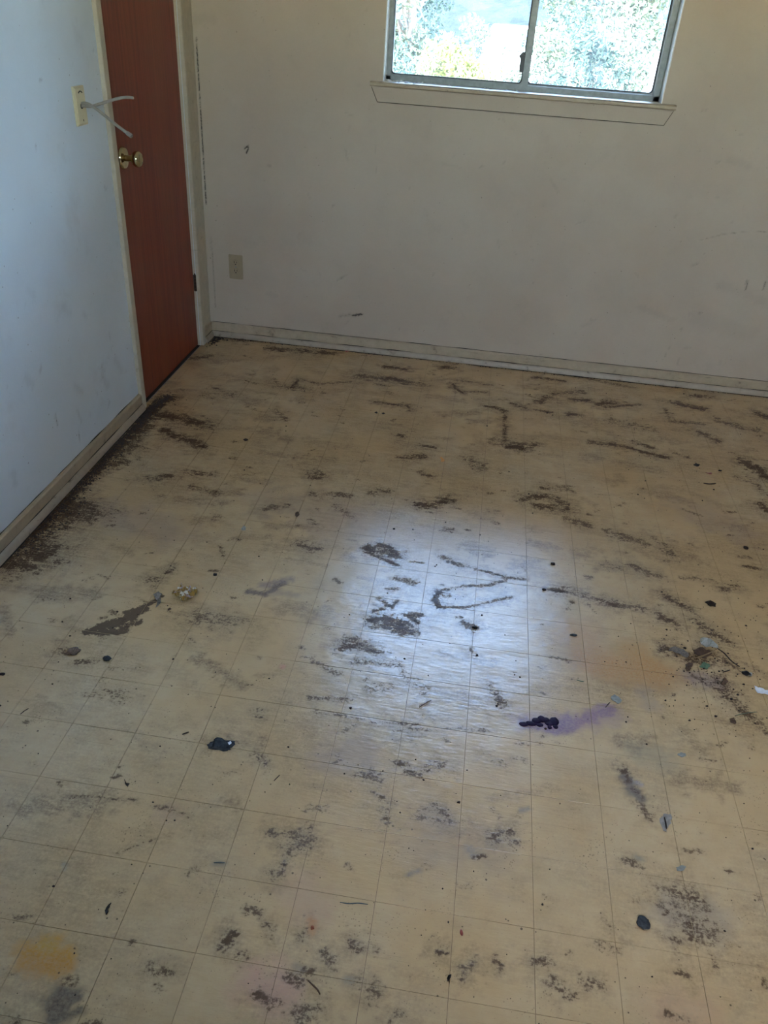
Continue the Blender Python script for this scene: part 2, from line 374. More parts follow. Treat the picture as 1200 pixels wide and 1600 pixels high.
def floor_fields(px, py):
    g = np.zeros(len(px)); a = np.zeros(len(px)); mud = np.zeros(len(px))
    rgb = np.zeros((len(px), 3))
    halo = np.zeros(len(px))
    for i, (s, r, pts) in enumerate(GRIME):
        P_ = [fl(*q) for q in pts]
        near = P_[0][1] < -2.35
        stroke(g, px, py, P_, r * (1.0 if near else 1.25), s * (.88 if near else 1), 0.8, i + 1)
        stroke(halo, px, py, P_, r * 2.3 + (.006 if near else .016), min(1, s * (.8 if near else 1.1)), 0.85, i + 1101)
    g *= np.clip(.35 + .9 * vnoise(px, py, 26, 61) + .4 * vnoise(px, py, 60, 62), .4, 1.15)
    for i, (s, r, pts) in enumerate(MUD):
        stroke(mud, px, py, [fl(*q) for q in pts], r, s, 0.45, i + 301)
    # scattered small scuffs and broad thin dirt
    rr = random.Random(3)
    for i in range(420):
        x, y = rr.uniform(0, 2.7), rr.uniform(-3.2, 0)
        an = rr.gauss(0.0, 0.5); L = rr.expovariate(1 / .018)
        stroke(g, px, py, [(x, y), (x + L * math.cos(an), y + L * math.sin(an))], rr.uniform(.004, .013), rr.uniform(.25, .55), .6, i + 401)
    for i in range(380):
        x, y = rr.uniform(0, 2.7), -abs(rr.triangular(0, 3.2, .3))
        an = rr.gauss(-.05, 0.35); L = rr.uniform(.0, .16)
        stroke(halo, px, py, [(x, y), (x + L * math.cos(an), y + L * math.sin(an))], rr.uniform(.010, .045), rr.uniform(.2, .75), .9, i + 1601)
    low = vnoise(px, py, 3.1, 41) * .55 + vnoise(px, py, 7.3, 42) * .45
    mid = vnoise(px, py, 16, 43) * .5 + vnoise(px, py, 34, 44) * .5
    base = np.clip((low - .36) * 1.2, 0, 1) * .65 + np.clip(mid - .45, 0, 1) * .55
    base = np.maximum(base, halo)
    for (cr, cg, cb, s, r, rag, pts) in TINT:
        f = np.zeros(len(px))
        stroke(f, px, py, [fl(*q) for q in pts], r, s, rag, int(cr * 7 + cb + pts[0][0]) % 997)
        c = np.array(srgb(cr, cg, cb)[:3])
        na = f + a * (1 - f)
        k = np.where(na > 1e-6, f / np.maximum(na, 1e-6), 0)[:, None]
        rgb = rgb * (1 - k) + c * k
        a = na
    return g, base, mud, rgb, a


def put_attr(me, name, cols):
    at = me.attributes.new(name, 'FLOAT_COLOR', 'POINT')
    at.data.foreach_set('color', np.ascontiguousarray(cols, dtype=np.float32).ravel())


# ---------------------------------------------------------------- materials of the setting
def m_tile():
    k = NT('worn_vinyl_tile')
    p = k.pos()
    A = k.n('Attribute', attribute_name='dirt'); S = k.n('SeparateColor'); k.put(S.inputs[0], A.outputs['Color'])
    g, base, mud = S.outputs[0], S.outputs[1], S.outputs[2]
    T = k.n('Attribute', attribute_name='tint')
    oi = k.n('ObjectInfo')
    n_big = k.noise(p, 2.5, 3)
    n_mid = k.noise(p, 22, 6, .62)
    n_fine = k.noise(p, 170, 5, .65)
    n_med = k.noise(p, 62, 6, .7, .3)
    smear = k.noise(k.mapping(p, rot=(0, 0, .25), scale=(14, 75, 14)), 1.0, 6, .68, .4)
    c = k.mix(k.step(n_mid, .3, .72), srgb(197, 171, 130), srgb(203, 179, 140))
    c = k.mix(k.step(n_big, .35, .65), c, srgb(198, 167, 121))
    c = k.mix(k.math('MULTIPLY', oi.outputs['Random'], .04), c, srgb(186, 170, 132))
    # thin greyish film
    film = k.math('MULTIPLY', base, k.step(k.math('ADD', k.math('MULTIPLY', n_fine, .4), k.math('ADD', k.math('MULTIPLY', smear, .35), k.math('MULTIPLY', n_med, .25))), .36, .60), clamp=True)
    c = k.mix(k.math('MULTIPLY', film, .92), c, k.mix(n_big, srgb(104, 86, 80), srgb(104, 80, 58)))
    ta = T.outputs['Alpha']
    tr_ = k.math('MULTIPLY', k.step(k.math('ADD', ta, k.math('MULTIPLY', k.math('SUBTRACT', k.math('ADD', k.math('MULTIPLY', n_fine, .5), k.math('MULTIPLY', n_med, .5)), .5), 2.2)), .38, .68), k.math('POWER', ta, .5))
    ta = k.math('MAXIMUM', k.math('MULTIPLY', ta, .92), k.math('MULTIPLY', tr_, .9), clamp=True)
    c = k.mix(ta, c, k.mix(k.step(n_fine, .3, .7), T.outputs['Color'], k.mix(.35, T.outputs['Color'], srgb(190, 175, 145))))
    # scratches
    s1 = k.noise(k.mapping(p, rot=(0, 0, .9), scale=(6, 420, 6)), 1.0, 2, .5, .3)
    s2 = k.noise(k.mapping(p, rot=(0, 0, -.35), scale=(7, 520, 7)), 1.0, 2, .5, .3)
    scr = k.math('MAXIMUM', k.step(s1, .70, .76), k.step(s2, .70, .76))
    c = k.mix(k.math('MULTIPLY', scr, .35), c, srgb(104, 88, 68))
    # ragged grime
    g = k.math('POWER', g, .8)
    q = k.math('ADD', k.math('MULTIPLY', smear, .3), k.math('ADD', k.math('MULTIPLY', n_fine, .4), k.math('MULTIPLY', n_med, .3)))
    q = k.math('MULTIPLY_ADD', q, 2.1, -.55)
    th = k.math('SUBTRACT', .64, k.math('MULTIPLY', g, .46))
    gm = k.step(q, th, k.math('ADD', th, .20))
    gm = k.math('MULTIPLY', gm, k.math('ADD', .5, k.math('MULTIPLY', g, .6)), clamp=True)
    c = k.mix(gm, c, k.mix(n_mid, srgb(40, 27, 20), srgb(82, 56, 41)))
    soft = k.math('MULTIPLY', k.math('MULTIPLY', k.math('POWER', g, 1.2), .75), k.step(n_med, .25, .7))
    c = k.mix(soft, c, srgb(110, 90, 68))
    mm = k.math('MULTIPLY', k.step(k.math('ADD', mud, k.math('MULTIPLY', k.math('SUBTRACT', k.math('ADD', k.math('MULTIPLY', n_fine, .5), k.math('MULTIPLY', n_med, .5)), .5), 2.4)), .30, .60), .88)
    c = k.mix(mm, c, k.mix(n_fine, srgb(62, 50, 42), srgb(96, 78, 64)))
    # small specks everywhere
    v = k.n('TexVoronoi', feature='F1'); k.put(v.inputs['Vector'], p); v.inputs['Scale'].default_value = 46
    sp = k.math('MULTIPLY', k.math('LESS_THAN', v.outputs['Distance'], k.math('MULTIPLY', k.math('SUBTRACT', k.noise(p, 31, 2), .40), .42)), .75)
    c = k.mix(sp, c, srgb(70, 58, 48))
    v2 = k.n('TexVoronoi', feature='F1'); k.put(v2.inputs['Vector'], p); v2.inputs['Scale'].default_value = 150
    sp2 = k.math('MULTIPLY', k.math('LESS_THAN', v2.outputs['Distance'], k.math('MULTIPLY', k.math('SUBTRACT', k.noise(p, 9, 3), .42), .95)), .45)
    c = k.mix(sp2, c, srgb(96, 80, 64))
    rough = .265
    k.set(color=c, rough=rough, spec=k.math('MULTIPLY', k.math('SUBTRACT', 1.0, k.math('MULTIPLY', k.math('MAXIMUM', gm, mm), .92)), 1.0))
    emb = k.noise(k.mapping(p, rot=(0, 0, .12), scale=(24, 105, 24)), 1.0, 4, .6)
    h = k.math('ADD', k.math('MULTIPLY', emb, .6), k.math('ADD', k.math('MULTIPLY', k.noise(p, 12, 2), 2.0), k.math('MULTIPLY', gm, .3)))
    k.bump(h, .42, .003)
    return k.m


def m_wall(name, ca, cb):
    k = NT(name)
    p = k.pos()
    A = k.n('Attribute', attribute_name='dirt'); S = k.n('SeparateColor'); k.put(S.inputs[0], A.outputs['Color'])
    g = S.outputs[0]
    n1 = k.noise(p, 2.2, 4); n2 = k.noise(p, 60, 5, .6); n3 = k.noise(p, 160, 4, .6)
    c = k.mix(k.step(n1, .35, .65), ca, cb)
    c = k.mix(k.math('MULTIPLY', k.step(k.noise(p, 5.5, 5, .65), .55, .75), .14), c, srgb(140, 128, 112))
    v = k.n('TexVoronoi', feature='F1'); k.put(v.inputs['Vector'], p); v.inputs['Scale'].default_value = 42
    sp = k.math('MULTIPLY', k.math('LESS_THAN', v.outputs['Distance'], k.math('MULTIPLY', k.math('SUBTRACT', k.noise(p, 23, 2), .44), .46)), .5)
    c = k.mix(sp, c, srgb(96, 84, 70))
    th = k.math('SUBTRACT', .82, k.math('MULTIPLY', g, .58))
    gm = k.math('MULTIPLY', k.step(n3, th, k.math('ADD', th, .14)), .92)
    gm = k.math('MAXIMUM', gm, k.math('MULTIPLY', k.math('POWER', g, 1.5), .5))
    c = k.mix(gm, c, srgb(62, 54, 46))
    k.set(color=c, rough=.55, spec=.35)
    k.bump(k.math('ADD', k.noise(p, 130, 3, .5), k.math('MULTIPLY', n2, .5)), .22, .0014)
    return k.m


M = {}
M['tile'] = m_tile()
M['wall'] = m_wall('dingy_wall_paint', srgb(194, 178, 156), srgb(186, 169, 147))
M['wall_left'] = m_wall('sky_tinted_wall_paint', srgb(214, 223, 228), srgb(208, 216, 220))  # blue cast of the sky light is mixed into this paint colour
M['subfloor'] = plain('dark_adhesive_bed', srgb(112, 88, 72), .8, bump=.3)
M['ceiling'] = plain('ceiling_paint', srgb(226, 222, 212), .8, scale=20, var=.03)


def m_trim(name, col, dirt=.5):
    k = NT(name)
    p = k.pos()
    n = k.noise(p, 26, 6, .68); nl = k.noise(k.mapping(p, scale=(9, 9, 60)), 1.0, 5, .65)
    c = k.mix(k.step(n, .3, .7), col, tuple(x * .86 for x in col[:3]) + (1,))
    c = k.mix(k.math('MULTIPLY', k.step(n, .60, .70), dirt), c, srgb(84, 70, 56))
    c = k.mix(k.math('MULTIPLY', k.step(nl, .62, .70), dirt), c, srgb(64, 54, 44))
    k.set(color=c, rough=.42, spec=.5)
    k.bump(k.noise(p, 55, 4), .2, .001)
    return k.m


M['trim'] = m_trim('grubby_trim_paint', srgb(182, 163, 134), .5)
M['casing'] = m_trim('casing_paint', srgb(194, 182, 156), .2)
M['shoe'] = m_trim('scuffed_shoe_moulding_paint', srgb(178, 162, 140), .8)
M['sill'] = m_trim('flaking_sill_paint', srgb(236, 235, 230), .18)
M['grimeline'] = plain('dirt_in_joint', srgb(44, 36, 28), .9, bump=.4)


def m_door():
    k = NT('red_brown_lauan_veneer')
    p = k.n('TexCoord').outputs['Object']
    g = k.noise(k.mapping(p, scale=(20, 70, 1.6)), 1.0, 7, .65, .25)
    f = k.noise(k.mapping(p, scale=(40, 420, 7)), 1.0, 4, .6)
    b = k.noise(k.mapping(p, scale=(2, 9, .5)), 1.0, 3, .5)
    c = k.mix(k.step(g, .3, .7), srgb(112, 42, 26), srgb(138, 60, 37))
    c = k.mix(k.math('MULTIPLY', k.step(b, .4, .7), .45), c, srgb(136, 70, 43))
    c = k.mix(k.math('MULTIPLY', k.step(f, .55, .72), .5), c, srgb(72, 27, 18))
    v = k.n('TexVoronoi', feature='F1'); k.put(v.inputs['Vector'], p); v.inputs['Scale'].default_value = 22
    c = k.mix(k.math('MULTIPLY', k.math('LESS_THAN', v.outputs['Distance'], k.math('MULTIPLY', k.math('SUBTRACT', k.noise(p, 17, 2), .52), .25)), .6), c, srgb(196, 160, 130))
    k.set(color=c, rough=.38, spec=.4)
    k.bump(f, .08, .001)
    return k.m


M['door'] = m_door()
M['brass'] = plain('worn_brass', srgb(204, 192, 156), .14, 1.0, .1, 60)
M['brass_dark'] = plain('darker_brass_neck', srgb(150, 128, 86), .28, 1.0, .15, 60)  # darker, duller brass for the knob neck
M['hinge'] = plain('dark_bronze_hinge', srgb(66, 52, 42), .45, .8, .2, 90)
M['alu'] = plain('weathered_aluminium', srgb(128, 133, 133), .45, .25, .12, 50)
M['black'] = plain('black_plastic', srgb(24, 24, 26), .4)
M['gasket'] = plain('black_rubber_gasket', srgb(30, 34, 36), .6)
M['ivory'] = plain('aged_ivory_plastic', srgb(212, 200, 160), .38, 0, .05, 30)
M['outlet'] = plain('painted_over_plate', srgb(160, 142, 110), .5, 0, .06, 40)
M['slot'] = plain('dark_socket_slot', srgb(22, 18, 14), .8)
M['cable'] = plain('grey_cable_sheath', srgb(140, 132, 118), .5, 0, .08, 40)


def m_glass():
    k = NT('dusty_window_glass')
    t = k.t
    p = k.pos()
    tr = k.n('BsdfTransparent'); gl = k.n('BsdfGlossy'); df = k.n('BsdfTranslucent'); d2 = k.n('BsdfDiffuse')
    gl.inputs['Roughness'].default_value = .03
    tr.inputs[0].default_value = (.96, .985, .98, 1)
    df.inputs[0].default_value = (.90, .95, .97, 1); d2.inputs[0].default_value = (.8, .8, .78, 1)
    fr = k.n('Fresnel'); fr.inputs[0].default_value = 1.45
    mx = k.n('MixShader'); k.put(mx.inputs[0], fr.outputs[0]); t.links.new(tr.outputs[0], mx.inputs[1]); t.links.new(gl.outputs[0], mx.inputs[2])
    dust = k.n('MixShader'); dust.inputs[0].default_value = .25
    t.links.new(df.outputs[0], dust.inputs[1]); t.links.new(d2.outputs[0], dust.inputs[2])
    st = k.noise(k.mapping(p, scale=(5, 1, 1.2)), 1.0, 4, .6); nn = k.noise(p, 9, 5, .6)
    f = k.math('ADD', .012, k.math('MULTIPLY', k.step(k.math('ADD', k.math('MULTIPLY', st, .6), k.math('MULTIPLY', nn, .4)), .42, .70), .055))
    m2 = k.n('MixShader'); k.put(m2.inputs[0], f)
    t.links.new(mx.outputs[0], m2.inputs[1]); t.links.new(dust.outputs[0], m2.inputs[2])
    t.links.new(m2.outputs[0], t.nodes['Material Output'].inputs[0])
    return k.m


M['glass'] = m_glass()

# ---------------------------------------------------------------- room shell
RX, RY, RZ = 3.35, -5.1, 2.44            # right wall, front wall, ceiling
WX0, WX1, WZ0, WZ1 = 0.805, 1.940, 1.172, 2.10   # window opening in the back wall
DY0, DY1, DZ = -0.862, -0.155, 2.03      # door opening in the left wall
PITCH, TX0, TY0 = 0.1524, 0.0412, -0.0554


def grid_lines(a, b, step, cuts):
    xs = [a] + sorted(c for c in cuts if a < c < b) + [b]
    out = [a]
    for p, q in zip(xs[:-1], xs[1:]):
        n = max(1, int(round((q - p) / step)))
        out += [p + (q - p) * (i + 1) / n for i in range(n)]
    return np.array(out)


def wall_grid(name, us, vs, hole, to3, strokes, uvof, outer, seed):
    """Wall front as a fine grid (dirt per vertex) with a hole, plus its outer face; to3(u, v, depth) -> world."""
    U, V = np.meshgrid(us, vs)
    nu, nv = len(us), len(vs)
    g = np.zeros(nu * nv)
    fu, fv = U.ravel(), V.ravel()
    for i, (s, r, pts) in enumerate(strokes):
        stroke(g, fu, fv, [uvof(*q) for q in pts], r, s, .5, seed + i)
    rr = random.Random(seed)
    for i in range(150):
        u0, v0 = rr.uniform(us[0], us[-1]), rr.uniform(.08, 1.5) ** 1.0
        an = rr.uniform(0, 3.14); L = rr.expovariate(1 / .012)
        stroke(g, fu, fv, [(u0, v0), (u0 + L * math.cos(an), v0 + L * math.sin(an))], rr.uniform(.003, .009), rr.uniform(.2, .55), .6, seed + 50 + i)
    g = np.maximum(g, np.clip(1 - fv / .30, 0, 1) * .28 * vnoise(fu, fv, 14, seed))
    verts = [to3(a, b, 0.0) for a, b in zip(fu, fv)]
    faces = []
    for j in range(nv - 1):
        vm = (vs[j] + vs[j + 1]) / 2
        for i in range(nu - 1):
            um = (us[i] + us[i + 1]) / 2
            if hole and hole[0] < um < hole[1] and hole[2] < vm < hole[3]:
                continue
            b = j * nu + i
            faces.append((b, b + 1, b + nu + 1, b + nu))
    n0 = len(verts)
    u0, u1, v0, v1 = us[0], us[-1], vs[0], vs[-1]
    rects = [(u0, u1, v0, v1)]
    if hole:
        a, b, c, d = hole
        rects = [(u0, a, v0, v1), (b, u1, v0, v1), (a, b, d, v1)] + ([(a, b, v0, c)] if c > v0 else [])
    for (a, b, c, d) in rects:
        k = len(verts)
        verts += [to3(a, c, outer), to3(b, c, outer), to3(b, d, outer), to3(a, d, outer)]
        faces.append((k, k + 3, k + 2, k + 1))
    def strip(p, q):
        k = len(verts)
        verts.extend([to3(*p, 0.0), to3(*q, 0.0), to3(*q, outer), to3(*p, outer)])
        faces.append((k, k + 1, k + 2, k + 3))
    if hole:
        a, b, c, d = hole
        strip((a, c), (a, d)); strip((a, d), (b, d)); strip((b, d), (b, c)); strip((b, c), (a, c))
    strip((u0, v1), (u1, v1))
    me = bpy.data.meshes.new(name)
    me.from_pydata(verts, [], faces)
    cols = np.zeros((len(verts), 4)); cols[:n0, 0] = g; cols[:, 3] = 1
    put_attr(me, 'dirt', cols)
    me.materials.append(M['wall_left' if name == 'wall_left' else 'wall'])
    o = bpy.data.objects.new(name, me); COL.objects.link(o)
    tag(o, kind='structure')
    return o


def back_uv(u, v):
    p = on(1, 0.0, u, v); return float(p[0]), float(p[2])


def left_uv(u, v):
    p = on(0, 0.0, u, v); return float(p[1]), float(p[2])


wall_grid('wall_back', grid_lines(0, RX, .008, [WX0, WX1]), grid_lines(0, RZ, .008, [WZ0, WZ1]), (WX0, WX1, WZ0, WZ1), lambda u, v, d: (u, d, v), WALL_BACK, back_uv, .14, 700)
wall_grid('wall_left', grid_lines(-3.0, 0, .010, [DY0, DY1]), grid_lines(0, RZ, .010, [DZ]), (DY0, DY1, 0, DZ), lambda u, v, d: (-d, u, v), WALL_LEFT, left_uv, .12, 900)


def flat_wall(name, boxes, mat):
    mb = MB()
    for a, b in boxes: mb.box(a, b)
    return tag(mb.build(name, mat), kind='structure')


flat_wall('wall_left_rear', [((-.12, RY, 0), (0, -3.0, RZ))], M['wall_left'])
FILL_WIN = (.85, 2.75, 1.70, 2.14)   # unseen window added behind the camera to fill the back wall with light
flat_wall('wall_right', [((RX, RY, 0), (RX + .14, .14, RZ))], M['wall'])
flat_wall('wall_front', [((-.12, RY - .12, 0), (FILL_WIN[0], RY, RZ)), ((FILL_WIN[1], RY - .12, 0), (RX + .14, RY, RZ)), ((FILL_WIN[0], RY - .12, 0), (FILL_WIN[1], RY, FILL_WIN[2])), ((FILL_WIN[0], RY - .12, FILL_WIN[3]), (FILL_WIN[1], RY, RZ))], M['wall'])
flat_wall('ceiling', [((-.12, RY - .12, RZ), (RX + .14, .14, RZ + .1))], M['ceiling'])
flat_wall('roof', [((-.7, RY - .2, RZ + .1), (RX + .7, .20, RZ + .2))], plain('roofing', srgb(96, 88, 80), .9))
flat_wall('wall_closet', [((-.75, -1.1, 0), (-.70, .1, RZ)), ((-.75, -1.15, 0), (-.12, -1.1, RZ)), ((-.75, .1, 0), (-.12, .15, RZ))], M['ceiling'])

# floor: bed + tiles
floor = tag(MB().box((-.12, RY - .12, -.12), (RX + .14, .14, -.0022)).build('floor', M['subfloor']), kind='structure')


def frustum_px(x, y, margin=20):
    c = RW @ (np.array([x, y, 0.0]) - CAM)
    if c[2] < .05: return None
    u, v = 600 + FPX * c[0] / c[2], 800 + FPX * c[1] / c[2]
    return (u, v, c[2]) if -margin < u < 1200 + margin and -margin < v < 1600 + margin else None


tiles = []
for i in range(-1, int(RX / PITCH) + 1):
    for j in range(-1, int(-RY / PITCH) + 2):
        x0, x1 = TX0 + i * PITCH, TX0 + (i + 1) * PITCH
        y1, y0 = TY0 - j * PITCH, TY0 - (j + 1) * PITCH
        x0, x1, y0, y1 = max(x0, 0.0005), min(x1, RX), max(y0, RY), min(y1, -.0005)
        if x1 - x0 < .004 or y1 - y0 < .004: continue
        q = [frustum_px(a, b) for a in (x0, (x0 + x1) / 2, x1) for b in (y0, (y0 + y1) / 2, y1)]
        z = [t[2] for t in q if t]
        area = len(z) * (x1 - x0) * (y1 - y0) / (np.mean(z) ** 3) if z else 0
        tiles.append((area, x0, x1, y0, y1))
tiles.sort(key=lambda t: -t[0])
shown, rest = tiles[:300], tiles[300:]
GAP, CH, TH = .0004, .0002, .0022


def tile_shape(x0, x1, y0, y1, N, dz, tx, ty):
    nx = max(2, int(round(N * (x1 - x0) / PITCH))); ny = max(2, int(round(N * (y1 - y0) / PITCH)))
    xs = np.linspace(x0 + GAP + CH, x1 - GAP - CH, nx + 1); ys = np.linspace(y0 + GAP + CH, y1 - GAP - CH, ny + 1)
    X, Y = np.meshgrid(xs, ys)
    cx, cy = (x0 + x1) / 2, (y0 + y1) / 2
    zf = lambda a, b: dz + (a - cx) * tx + (b - cy) * ty
    v = np.stack([X.ravel(), Y.ravel(), zf(X.ravel(), Y.ravel())], 1)
    f = [(j * (nx + 1) + i, j * (nx + 1) + i + 1, (j + 1) * (nx + 1) + i + 1, (j + 1) * (nx + 1) + i) for j in range(ny) for i in range(nx)]
    W = nx + 1
    ring = [0, nx, ny * W + nx, ny * W]
    b = len(v)
    o1 = np.array([(x0 + GAP, y0 + GAP), (x1 - GAP, y0 + GAP), (x1 - GAP, y1 - GAP), (x0 + GAP, y1 - GAP)])
    v = np.vstack([v, np.column_stack([o1, zf(o1[:, 0], o1[:, 1]) - CH]), np.column_stack([o1, np.full(4, -TH)])])
    edges = [list(range(0, nx + 1)), [nx + W * j for j in range(ny + 1)], [ny * W + nx - i for i in range(nx + 1)], [W * (ny - j) for j in range(ny + 1)]]
    for s in range(4):
        f.append(tuple(edges[s][::-1]) + (b + s, b + (s + 1) % 4))
        f.append((b + s, b + 4 + s, b + 4 + (s + 1) % 4, b + (s + 1) % 4))
    return v, f


for kind, lot in (('part', shown), ('stuff', rest)):
    allv, allf, spans, n = [], [], [], 0
    for k, (area, x0, x1, y0, y1) in enumerate(lot):
        N = (24 if y0 < -1.2 else 18) if kind == 'part' else (12 if y0 > -3.6 else 4)
        dz, tx, ty = rng.uniform(-.0002, .0002), rng.gauss(0, .0006), rng.gauss(0, .0006)
        v, f = tile_shape(x0, x1, y0, y1, N, dz, tx, ty)
        spans.append((n, n + len(v), f)); allv.append(v); n += len(v)
    P = np.vstack(allv)
    g, base, mud, rgb, a = floor_fields(P[:, 0], P[:, 1])
    D = np.column_stack([g, base, mud, np.ones(len(g))]); T = np.column_stack([rgb, a])
    if kind == 'part':
        for (s, e, f) in spans:
            me = bpy.data.meshes.new('tile')
            me.from_pydata(P[s:e].tolist(), [], f)
            put_attr(me, 'dirt', D[s:e]); put_attr(me, 'tint', T[s:e])
            me.materials.append(M['tile'])
            o = bpy.data.objects.new('tile', me); COL.objects.link(o); o.parent = floor
    else:
        fs = [tuple(i + s for i in q) for (s, e, f) in spans for q in f]
        me = bpy.data.meshes.new('remaining_tiles')
        me.from_pydata(P.tolist(), [], fs)
        put_attr(me, 'dirt', D); put_attr(me, 'tint', T)
        me.materials.append(M['tile'])
        o = bpy.data.objects.new('remaining_tiles', me); COL.objects.link(o); o.parent = floor
        tag(o, kind='stuff')

# baseboards with shoe moulding (sub-piece of the same board run)
BB = [(0, .001), (.012, .001), (.012, .062), (.008, .069), (0, .070)]
SH = [(.012, .001)] + [(.012 + .013 * math.cos(t), .003 + .024 * math.sin(t)) for t in (0, .3, .6, .9, 1.2, 1.5)]


def baseboard(name, a, b):
    """a, b: offset, height -> world at the two ends."""
    o = MB().prism(BB, a, b).build(name, M['trim'])
    tag(o, kind='structure')
    MB().prism(SH, a, b).build('shoe_moulding', M['shoe'], o, smooth='auto')
    A, B = Vector(a(0, 0)), Vector(b(0, 0)); n = max(6, int((B - A).length / .03))
    mb = MB()
    for z, d, r in ((.0705, .0015, .0014), (.0275, .0125, .0017), (.0012, .0262, .0018)):
        run = []
        for i in range(n + 1):
            p = Vector(a(d, z)).lerp(Vector(b(d, z)), i / n)
            run.append(p)
        rr = [r * max(.05, mnoise.noise(Vector((p.x * 9, p.y * 9, z * 100 + 3))) * 1.8 + .75) for p in run]
        mb.tube(run, rr, 5)
    mb.build('dirt_line', M['grimeline'], o)
    return o


baseboard('baseboard_back', lambda d, z: (.012, -d, z), lambda d, z: (RX, -d, z))
baseboard('baseboard_left', lambda d, z: (d, -3.9, z), lambda d, z: (d, -.896, z))
baseboard('baseboard_corner', lambda d, z: (d, -.120, z), lambda d, z: (d, -.0005, z))

# ---------------------------------------------------------------- door
door = empty('door_1', (0, (DY0 + DY1) / 2, 0)); tag(door, kind='structure')
slab = MB().box((-.047, DY0 + .004, .004), (-.012, DY1 - .004, DZ - .004), ch=.0012).build('door_leaf', M['door'], door)
MB().box((-.12, DY0, 0), (-.002, DY0 + .003, DZ)).box((-.12, DY1 - .003, 0), (-.002, DY1, DZ)).box((-.12, DY0, DZ - .003), (-.002, DY1, DZ)).build('door_jamb', M['casing'], door)
CP = [(0, 0), (.033, 0), (.033, .0135), (.031, .0155), (.004, .0165), (0, .0135)]


def casing(side):
    if side == 'l': f = lambda z: (lambda w_, t: (t, DY0 - w_, z))
    elif side == 'r': f = lambda z: (lambda w_, t: (t, DY1 + w_, z))
    if side in 'lr':
        return MB().prism(CP, f(.001), f(DZ + .033))
    g = lambda y: (lambda w_, t: (t, y, DZ + w_))
    return MB().prism(CP, g(DY0), g(DY1))


MB().box((-.12, DY0, -.0022), (-.0008, DY1, .0006)).build('threshold', M['grimeline'], door)
MB().box((0, DY1 + .033, .001), (.003, -.0008, DZ + .03)).build('added_cream_strip', M['casing'], door)  # added strip; hides the blue wall tint where less sky light falls
for s in 'lrt':
    casing(s).build('door_casing', M['casing'], door)
for z in (.305, 1.78):
    h = MB().box((-.011, DY1 - .006, z - .038), (-.0085, DY1 + .001, z + .038))
    for q in range(5):
        h.lathe([(0, -.0072), (.0052, -.0072), (.0052, .0072), (0, .0072)], (-.004, DY1 - .003, z + (q - 2) * .0152), (0, 0, 1), 12)
    h.lathe([(0, 0), (.0035, 0), (.003, .006), (0, .007)], (-.004, DY1 - .003, z + .038), (0, 0, 1), 10)
    h.build('hinge', M['hinge'], door, smooth='auto')
KY, KZ = -.772, .932
kn = MB().lathe([(0, 0), (.0385, 0), (.0385, .003), (.034, .010), (.022, .014), (.016, .015), (0, .015)], (-.012, KY, KZ), (1, 0, 0), 32).build('door_knob', M['brass'], door, smooth='auto')
MB().lathe([(.011, 0), (.010, .018), (.012, .025), (.016, .028)], (.002, KY, KZ), (1, 0, 0), 24).build('knob_neck', M['brass_dark'], kn, smooth='auto')
MB().lathe([(.014, .024), (.021, .028), (.0265, .036), (.0275, .043), (.0255, .050), (.020, .055), (.017, .056), (.013, .0535), (0, .052)], (.002, KY, KZ), (1, 0, 0), 32).build('knob_head', M['brass'], kn, smooth='auto')

# ---------------------------------------------------------------- window in the back wall
win = empty('window_1', ((WX0 + WX1) / 2, 0, WZ0)); tag(win, kind='structure')
FY0, FY1 = .075, .125
# painted lining of the opening
MB().box((WX0, .0, WZ0), (WX0 + .004, FY1, WZ1)).build('jamb_lining', M['sill'], win)
MB().box((WX1 - .004, .0, WZ0), (WX1, FY1, WZ1)).build('jamb_lining', M['sill'], win)
MB().box((WX0, .0, WZ1 - .004), (WX1, FY1, WZ1)).build('head_lining', M['sill'], win)
ST = 1.180
nose = [(-.030, ST - .018), (-.034, ST - .014), (-.034, ST - .005), (-.029, ST), (0, ST), (0, ST - .018)]
sb = MB().prism(nose, lambda y, z: (.757, y, z), lambda y, z: (1.993, y, z))
sb.box((WX0 + .004, 0, WZ0), (WX1 - .004, FY1, ST))
stool = sb.build('window_stool', M['trim'], win)
# flaking paint curls left on the stool
fk = MB()
for i in range(46):
    x = WX0 + .012 + abs(rng.gauss(0, .09)) if i < 32 else rng.uniform(WX0 + .02, WX1 - .02)
    y = rng.uniform(-.01, .068); s = rng.uniform(.004, .014)
    a = rng.uniform(0, 6.28); n = 6
    ring = [(min(max(x + s * math.cos(a + t) * rng.uniform(.6, 1.2), WX0 + .006), WX1 - .006), y + s * .6 * math.sin(a + t), ST + .0006 + max(0, rng.gauss(.001, .0018))) for t in [6.283 * q / n for q in range(n)]]
    fk.add([(x, y, ST + .0008)] + ring, [(0, q + 1, (q + 1) % n + 1) for q in range(n)])
tag(fk.build('paint_flakes', M['sill'], win), kind='stuff')
ap = MB()
APR = [(.760, ST - .018), (1.990, ST - .018), (1.963, 1.104), (.789, 1.104)]
ap.add([(x, -.016, z) for x, z in APR] + [(x, -.0005, z) for x, z in APR], [(0, 1, 2, 3), (4, 7, 6, 5), (0, 4, 5, 1), (1, 5, 6, 2), (2, 6, 7, 3), (3, 7, 4, 0)])
ap.build('window_apron', M['wall'], win)
al = MB()
for pts in ([(.789, -.0165, 1.104), (1.1, -.0165, 1.104), (1.5, -.0165, 1.104), (1.963, -.0165, 1.104)], [(.762, -.0165, 1.158), (.789, -.0165, 1.104)], [(1.988, -.0165, 1.158), (1.963, -.0165, 1.104)], [(.76, -.0170, 1.1618), (1.3, -.0170, 1.1618), (1.99, -.0170, 1.1618)]):
    al.tube(pts, .0011, 5)
al.build('dirt_line', M['grimeline'], win)
